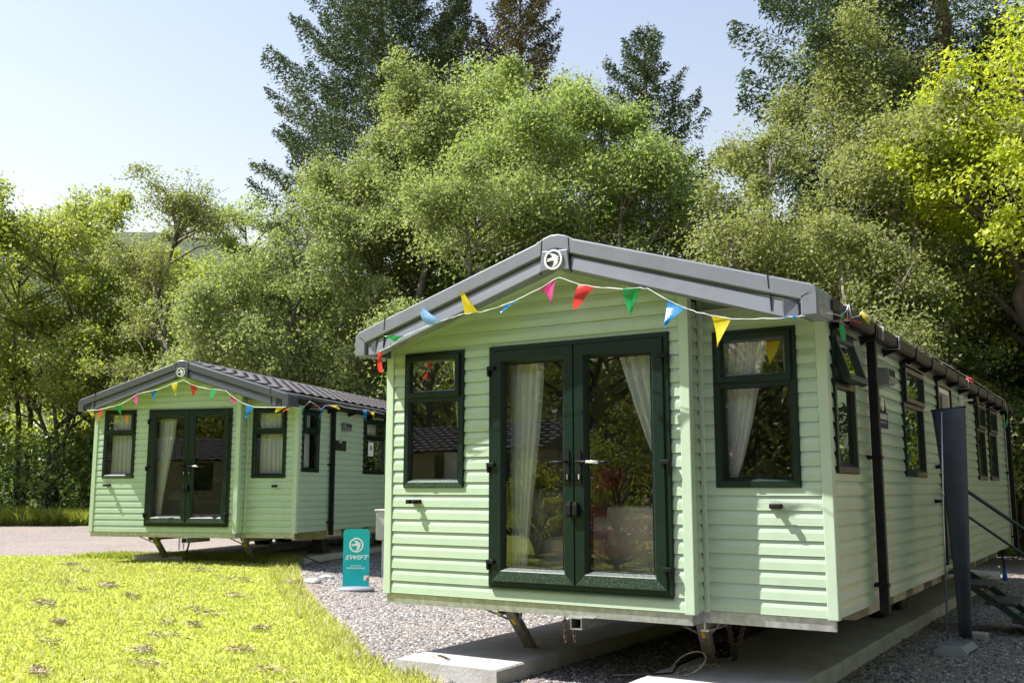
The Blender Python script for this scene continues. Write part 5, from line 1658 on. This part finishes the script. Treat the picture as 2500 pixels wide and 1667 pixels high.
def bunting(m4, pts, flags, label, fn, wave=.03, r=.0023, group=None):
    t = empty('bunting'); t.matrix_basis = m4
    tag(t, label, 'bunting', group)
    mb = MB()
    dense = []
    rnd = random.Random(4)
    for a, b in zip(pts, pts[1:]):
        for k in range(4):
            u = k / 4
            dense.append(fn(a[0] + (b[0] - a[0]) * u, a[1] + (b[1] - a[1]) * u + rnd.uniform(-.003, .003)))
    dense.append(fn(*pts[-1]))
    mb.tube(dense, [r * rnd.uniform(.7, 1.5) for _ in dense], 5)
    mb.build('string', STRING, t)
    for i, (c, A, B, T) in enumerate(flags):
        pennant(t, c, fn(*A), fn(*B), fn(T[0], T[1]) + Vector((0, (-.03 if i % 2 else .02), 0)), wave, i)
    return t
bunting(cab1.matrix_basis, STRING1, FLAGS1, 'string of bright pennants across the grey gable of the big cabin', lambda s, z: Vector((s, -.36, z)), .042)
bunting(cab2.matrix_basis, STRING2, FLAGS2, 'string of bright pennants across the gable of the further cabin', lambda s, z: Vector((s, -.36, z)), .018, .004)
bunting(cab2.matrix_basis, [[-.30, 2.56], [.0, 2.57], [.10, 2.60], [.28, 2.70], [.50, 2.655], [.67, 2.60], [.84, 2.675], [1.0, 2.69], [1.25, 2.71], [1.8, 2.70], [2.33, 2.71], [2.5, 2.725], [2.65, 2.70], [2.81, 2.72], [3.3, 2.70]], SFLAGS2, 'pennants hanging from the side gutter of the further cabin', lambda s, z: Vector((3.835, s, z)), .02, .004)
bunting(cab1.matrix_basis, [[-.28, 2.585], [.05, 2.615], [.20, 2.66], [.32, 2.735], [.36, 2.64], [.62, 2.70], [.72, 2.75], [.92, 2.74], [1.3, 2.742], [1.9, 2.74], [2.05, 2.742], [4.0, 2.735], [5.75, 2.742], [6.3, 2.75], [8.4, 2.735], [9.5, 2.742], [9.6, 2.60], [9.8, 2.62]], SFLAGS1, 'tangled pennants and white cord wound along the side gutter of the big cabin', lambda s, z: Vector((3.825, s, z)), .03, .0022)
# turns of white cord round the gutter belong to that string
cord = [o for o in COL.objects if o.get('label', '').startswith('tangled pennants')][0]
mb = MB()
for y0 in (.30, 1.40, 2.02, 5.95):
    for k in range(2):
        y = y0 + k * .05
        mb.tube([(3.70, y, 2.625), (3.81, y + .01, 2.622), (3.812, y + .018, 2.73), (3.70, y + .02, 2.74)], .002, 5)
mb.build('cord_wrap', STRING, cord)

# ================================================================== THINGS AROUND THE CABINS
# teal forecourt sign
t = empty('pavement_sign', (-3.82, 4.0, hgt(-3.82, 4.0)), R(29))
tag(t, 'teal free standing sign board with a white bird emblem on the gravel between the cabins', 'sign')
sw, sh = .182, .775
pl = []
for cx_, cz_, a0 in ((sw - .045, .055 + sh - .045, 0), (-sw + .045, .055 + sh - .045, 90)):
    for k in range(7):
        a_ = R(a0 + k * 15); pl.append((cx_ + .045 * math.cos(a_), cz_ + .045 * math.sin(a_)))
pl += [(-sw, .055), (sw, .055)]
pan = MB().prism(pl, lambda u, v, k: (u, .008 if k else -.008, v)).build('panel', TEAL, t)
mb = MB(); badge(mb, lambda u, v, d: (u + .0, -.0082 - d, .615 + v), .100, 0, .0008); mb.build('bird_emblem', WHITEPRINT, pan)
TXT = lambda x, z: Matrix.Translation((x, -.0092, z)) @ Matrix.Rotation(R(90), 4, 'X')
link('lettering', text_mesh('SWIFT', .098, WHITEPRINT, .0004, .32, .0022, 1.08), pan, mat4=TXT(0, .445) @ Matrix.Diagonal((1.06, .84, 1, 1)))
link('lettering', text_mesh('FIND OUT MORE AT', .017, WHITEPRINT, .0004, 0, .0004), pan, mat4=TXT(0, .335))
link('lettering', text_mesh('SWIFTGROUP.CO.UK', .027, WHITEPRINT, .0004, 0, .0008), pan, mat4=TXT(0, .302))
mb = MB().add([(.112, -.0088, .135), (.1815, -.0088, .135), (.1815, -.0088, .205), (.112, -.0088, .205)], [(0, 1, 2, 3)])
mk = mb.build('flag_mark', WHITEPRINT, pan)
MB().add([(.127, -.0094, .137), (.1813, -.0094, .196), (.1813, -.0094, .172), (.143, -.0094, .137)], [(0, 1, 2, 3)]).build('red_stripe', FLAGC['red'], pan)
MB().add([(.153, -.0094, .137), (.1813, -.0094, .166), (.1813, -.0094, .137)], [(0, 1, 2)]).build('navy_corner', NAVYPL, pan)
MB().lathe([(.25, .0), (.265, .012), (.255, .03), (.20, .055), (.03, .06)], n=32).build('base', BASEG, t).scale = (1, .62, 1)

# service box on its post
t = empty('service_box', (-4.50, 5.60, hgt(-4.5, 5.6)), R(20)); tag(t, 'grey service box on pale posts behind the left corner of the big cabin', 'service box')
MB().box(-.22, .22, -.14, .14, .56, 1.02).build('box', GREYBOX, t, bevel=.03)
MB().box(-.235, .235, -.155, .155, 1.00, 1.03).build('lid', GREYBOX, t, bevel=.012)
for x_ in (-.10, .10): MB().box(x_ - .045, x_ + .045, -.03, .03, -.03, .56).build('post', [WHITE, GREYBOX][x_ < 0], t)

# slate roll banner seen from behind
bx, by = 3.92, 3.46
t = empty('banner_stand', (bx, by, 0), R(-4)); tag(t, 'dark slate banner on an aluminium pole standing on the gravel beside the cabin', 'banner')
mb = MB()
V, F = [], []
nr, nc = 16, 6
for r in range(nr + 1):
    q = r / nr
    z = .10 + 2.10 * q
    xl = -.02 - .115 * q ** 1.5; xr_ = .115 + .055 * q ** 1.2 - .0
    for k in range(nc + 1):
        u = k / nc
        V.append((xl + (xr_ - xl) * u + .0, .05 - .09 * (1 - q) * (u - .5) + .018 * math.sin(u * 5 + q * 2) + .03 * math.sin(q * 3), z + .02 * u * q))
F = [(r * (nc + 1) + k, r * (nc + 1) + k + 1, (r + 1) * (nc + 1) + k + 1, (r + 1) * (nc + 1) + k) for r in range(nr) for k in range(nc)]
mb.add(V, F, 0, True)
o = mb.build('cloth', BANNER, t)
md = o.modifiers.new('thick', 'SOLIDIFY'); md.thickness = .003
MB().tube([(-.10, .0, .08), (-.075, .02, 1.2), (-.04, .045, 2.185)], .009, 8).build('pole', ALU, t)
MB().tube([(-.068, .024, 1.39), (-.067, .024, 1.43)], .014, 8).build('pole_joint', ALU, t)
MB().tube([(-.145, .075, 2.20), (.175, .075, 2.225)], .011, 6).build('top_rail', BLACK, t)
mb = MB().prism([(-.16, 0), (.13, 0), (.15, .03), (.10, .075), (-.10, .085), (-.15, .04)], lambda u, v, k: (u, -.42 + .50 * k, v))
b = mb.build('base', BASEG, t, bevel=.015)
MB().prism([(-.12, 0), (.16, 0), (.165, .03), (.11, .085), (-.05, .082), (-.12, .04)], lambda u, v, k: (u, -.44 + .018 * k, v)).build('end_cap', M('pale_end_cap', (.36, .38, .42), .5, var=.08), b)

# steps with a green handrail at the side door
t = empty('entrance_steps', (3.75, 4.55, 0)); tag(t, 'green railed steps with grey treads leading down from the side door', 'steps')
Y0, Y1 = .10, .82
for yy in (Y0, Y1):
    MB().bar((.0, yy, .56), (.80, yy, .0), .035, .06).build('stringer', STEPG, t)
for k in range(3):
    x_ = .16 + .235 * k; z_ = .455 - .165 * k
    MB().box(x_ - .14, x_ + .14, Y0 - .03, Y1 + .03, z_, z_ + .035).build('tread', TREAD, t, bevel=.005)
MB().box(-.10, .03, Y0 - .03, Y1 + .03, .585, .62).build('tread', TREAD, t, bevel=.005)
for nm, z0_ in (('handrail', .93), ('mid_rail', .665)):
    MB().tube([(-.03, Y0, .56 + z0_), (.16, Y0, .56 + z0_ - .06), (.90, Y0, -.06 + z0_)], .019 if nm == 'handrail' else .014, 8).build(nm, STEPG, t)
for x_, zt_ in ((.0, 1.48), (.74, .96)):
    MB().tube([(x_, Y0, .56 - .7 * x_), (x_, Y0, zt_)], .017, 8).build('post', STEPG, t)
tag(MB().box(3.86, 4.06, 4.18, 4.36, -.01, .06).build('paving_block', CONC, None, bevel=.008), 'small pale block on the gravel behind the banner base', 'block')

# hook-up lead and plug under the far end
t = empty('hookup_lead', (3.5, 10.75, 0)); tag(t, 'black lead with a blue plug hanging under the far end of the big cabin', 'cable')
MB().tube([(0, 0, .50), (.01, 0, .40), (.02, -.02, .31), (.025, -.03, .24)], .012, 8).build('lead', RUBBER, t)
MB().lathe([(.02, .10), (.03, .095), (.032, 0), (.036, -.01), (.036, -.08), (.03, -.09)], (.026, -.03, .14), 12).build('plug', BLUE, t)

# cable coil and chain at the right steady
rnd = random.Random(3)
t = empty('cable_coil', (2.56, .88, .125)); tag(t, 'black cable coiled round the foot of the right steady', 'cable')
pts = []
for k in range(64):
    a_ = k * .52
    r_ = .13 + .035 * math.sin(k * .9) + rnd.uniform(-.008, .008)
    pts.append((-.02 + r_ * math.cos(a_), .06 + r_ * .75 * math.sin(a_), .02 + .10 * abs(math.sin(k * .37)) + .004 * (k % 7)))
MB().tube(pts, .0075, 6).build('coil', RUBBER, t)
MB().tube([(-.12, .03, .05), (-.19, -.30, .012), (-.10, -.62, .010), (-.24, -.80, .010), (-.42, -.95, .010)], .0075, 6).build('tail', RUBBER, t)
def chain(mb, p0, p1, sag, link_l=.048, r=.006, wdt=.017):
    p0, p1 = Vector(p0), Vector(p1)
    L = (p1 - p0).length; n = int(L / (link_l * .8))
    pos = [p0.lerp(p1, k / n) - Vector((0, 0, sag * math.sin(math.pi * k / n))) for k in range(n + 1)]
    for k in range(n):
        c = (pos[k] + pos[k + 1]) / 2; d = (pos[k + 1] - pos[k]).normalized()
        a = d.orthogonal().normalized(); b_ = d.cross(a)
        sd = a if k % 2 else b_
        ps = []
        for q in range(13):
            an = 2 * math.pi * q / 12
            ps.append(c + d * (wdt * .6 * math.sin(an) + math.copysign(link_l * .28, math.sin(an) + 1e-9)) + sd * wdt * math.cos(an))
        mb.tube(ps, r, 5, cap=False)
mb = MB(); chain(mb, (2.92, .55, .54), (2.66, .98, .15), .04); chain(mb, (2.80, .50, .54), (2.68, .98, .15), .03)
tag(mb.build('anchor_chain', RUST), 'dark chain hanging from the chassis beside the right steady', 'chain')['kind'] = 'thing'
mb = MB(); chain(mb, (2.64, .70, .14), (2.49, .26, .132), -.02, .046, .0055, .016)
tag(mb.build('ground_chain', LEGM), 'dull steel chain lying on the right concrete runner', 'chain')
pts = [(2.56 + .125 * math.cos(a_), .33 + .10 * math.sin(a_), .20 + .075 * math.sin(a_ + .4)) for a_ in [k * 2 * math.pi / 30 for k in range(31)]]
tag(MB().tube(pts, .006, 6, cap=False).build('wire_hoop', LEGM), 'steel wire hoop leaning over the chain on the right runner', 'hoop')
mb = MB(); chain(mb, (.52, .02, .126), (.72, -.10, .126), -.004, .036, .003, .010)
tag(mb.build('loose_chain', RUST), 'short rusty chain lying on the sunlit left runner', 'chain')
# far cabin: chains, lead, jack
for nm, a_, b_, lab in (('anchor_chain', (1.62, .45, .52), (1.2, .95, .2), 'slack chain below the middle of the further cabin'), ('anchor_chain', (3.0, .7, .55), (2.75, 1.0, .16), 'chain hanging below the right corner of the further cabin')):
    mb = MB(); chain(mb, a_, b_, .05)
    tag(mb.build(nm, RUST, mat4=C2M), lab, 'chain')
mb = MB().box(-.14, .14, -.14, .14, 0, .14).box(-.10, .10, -.10, .10, .14, .44)
tag(mb.build('support_stack', M('dark_block', (.03, .028, .027), .8, var=.3), mat4=C2M @ Matrix.Translation((3.05, 2.3, .155))), 'dark support stack under the further cabin floor', 'support')
mb = MB().tube([tuple(C2M @ Vector(p)) for p in ((3.25, 1.5, .20), (3.35, 1.2, .16), (3.7, 1.3, .02), (4.15, 1.6, .008), (4.5, 2.1, .008), (4.35, 2.4, .008), (4.1, 2.2, .008))], .008, 6)
tag(mb.build('ground_lead', RUBBER), 'black lead snaking off the runner beside the further cabin', 'cable')
for k, (x_, y_, s_) in enumerate(((-4.75, 4.15, .10), (-4.95, 4.65, .085))):
    bm = bmesh.new(); bmesh.ops.create_icosphere(bm, subdivisions=2, radius=1)
    for v in bm.verts:
        v.co *= 1 + .25 * noise.noise(v.co * 1.7 + Vector((k * 9, 0, 0))); v.co.x *= s_ * 1.5; v.co.y *= s_; v.co.z *= s_ * .55
    me = bpy.data.meshes.new('stone'); bm.to_mesh(me); bm.free(); me.materials.append(CONC)
    tag(link('stone', me, None, (x_, y_, hgt(x_, y_) + .015)), ['flat brown stone on the gravel left of the teal sign', 'smaller grey stone on the shaded gravel behind the first'][k], 'stone')

# ================================================================== BEHIND THE CAMERA (seen in the glass)
undergrowth('surrounding_wood', [(-75, -30), (-40, -36), (-10, -42), (20, -38), (34, -20), (36, 30), (52, 30), (55, -45), (0, -65), (-60, -60), (-85, -40)], 42000, 13.0, LF_DARK, 84, .95)
def plain_cabin(loc, rz, L, Wd, label):
    t = empty('holiday_cabin', loc, rz, label, 'cabin')
    MB().box(0, L, 0, Wd, .5, 2.6).build('wall', M('taupe_cladding', (.30, .27, .24), .6, var=.1), t)
    mb = MB()
    for sgn in (-1, 1):
        for k in range(9):
            y0_ = Wd / 2 + sgn * (Wd / 2 + .2) * k / 9; y1_ = Wd / 2 + sgn * (Wd / 2 + .2) * (k + 1.06) / 9
            z0_ = 3.45 - .9 * k / 9; z1_ = 3.45 - .9 * (k + 1) / 9
            for j in range(27):
                xa = -.15 + j * .4
                mb.add([(xa, y0_, z0_ - .03), (xa + .2, y0_, z0_), (xa + .4, y0_, z0_ - .03), (xa + .4, y1_, z1_), (xa + .2, y1_, z1_ + .045), (xa, y1_, z1_)], [(0, 1, 4, 5), (1, 2, 3, 4)])
    mb.prism([(-.2, 2.50), (Wd / 2, 3.39), (Wd + .2, 2.50)], lambda u, v, k: (-.15 if k == 0 else L + .15, u, v))
    mb.build('roof', M('matt_roof_tile', (.10, .095, .10), .9, spec=.15, var=.25, vscale=8), t)
    for x in (1.2, 3.6, 6.2, 8.4):
        w = MB().box(x, x + 1.0, Wd - .02, Wd + .03, 1.4, 2.4).build('window', DKGREEN, t)
        MB().box(x + .08, x + .92, Wd + .031, Wd + .034, 1.48, 2.32).build('pane', MIRROR, w)
    return t
plain_cabin((-17.5, -22, 0), R(12), 10.5, 3.7, 'taupe cabin with a tiled roof mirrored in the glass doors')
for k, (x_, y_, h_, r_, m_, nm) in enumerate(((-14, -31, 12, 4.2, LF_ALDER, 'tree with yellow green crown mirrored in the doors'), (-7, -30, 13, 4.4, LF_BIRCH, 'tall tree behind the mirrored cabin'), (-21, -29, 13, 4.5, LF_BRIGHT, 'dark tree at the end of the mirrored cabin'),
                                          (1, -27, 11, 4.0, LF_ALDER, 'dark tree behind the viewer'), (9, -26, 13, 4.6, LF_ALDER, 'broad tree behind the viewer at the right'), (-29, -24, 13, 4.6, LF_ALDER, 'tree at the far left behind the viewer'), (4, -33, 16, 5.2, LF_BIRCH, 'tall crown behind the viewer'), (-12, -38, 17, 5.4, LF_BIRCH, 'tallest dark tree behind the mirrored cabin'), (16, -20, 13, 4.6, LF_DARK, 'dark tree behind the viewer at the far right'), (10.8, -3, 12, 3.6, LF_ALDER, 'unseen tree added to shade the side wall, mirrored in its windows'), (10.6, 3, 13, 3.7, LF_BRIGHT, 'second unseen tree added to shade the side wall, mirrored in its windows'), (10.8, 9, 13, 3.6, LF_ALDER, 'third unseen tree added to shade the side wall, mirrored in its windows'), (12, 15, 12, 3.6, LF_DARK, 'dark unseen tree added to shade the side wall, mirrored in its far windows'))):  # right-hand trees: unseen, added large and close to block sky from side wall
    T_('garden_tree', nm, (x_, y_), h_, r_, m_, BARK, 200 + k, .06, 110, 9000, .22, .2, 1.0, .4)
T_('red_acer', 'red leaved shrub mirrored low in the right glass door', (-2.6, -9.6), 1.9, .8, LF_RED, BARK, 211, .1, 50, 2600, .06, .04, .3, .4, cat='shrub')
T_('garden_shrub', 'yellow green shrub mirrored low in the left glass door', (-4.6, -10.2), 1.9, .9, LF_MAPLE, BARK, 212, .05, 50, 4000, .09, .04, .3, .4, cat='shrub')
T_('garden_shrub', 'leafy sapling mirrored in the glass doors', (-4.0, -12.5), 3.2, 1.0, LF_ALDER, BARK, 213, .1, 40, 2500, .10, .04, .4, .4, cat='shrub', airy=.3)
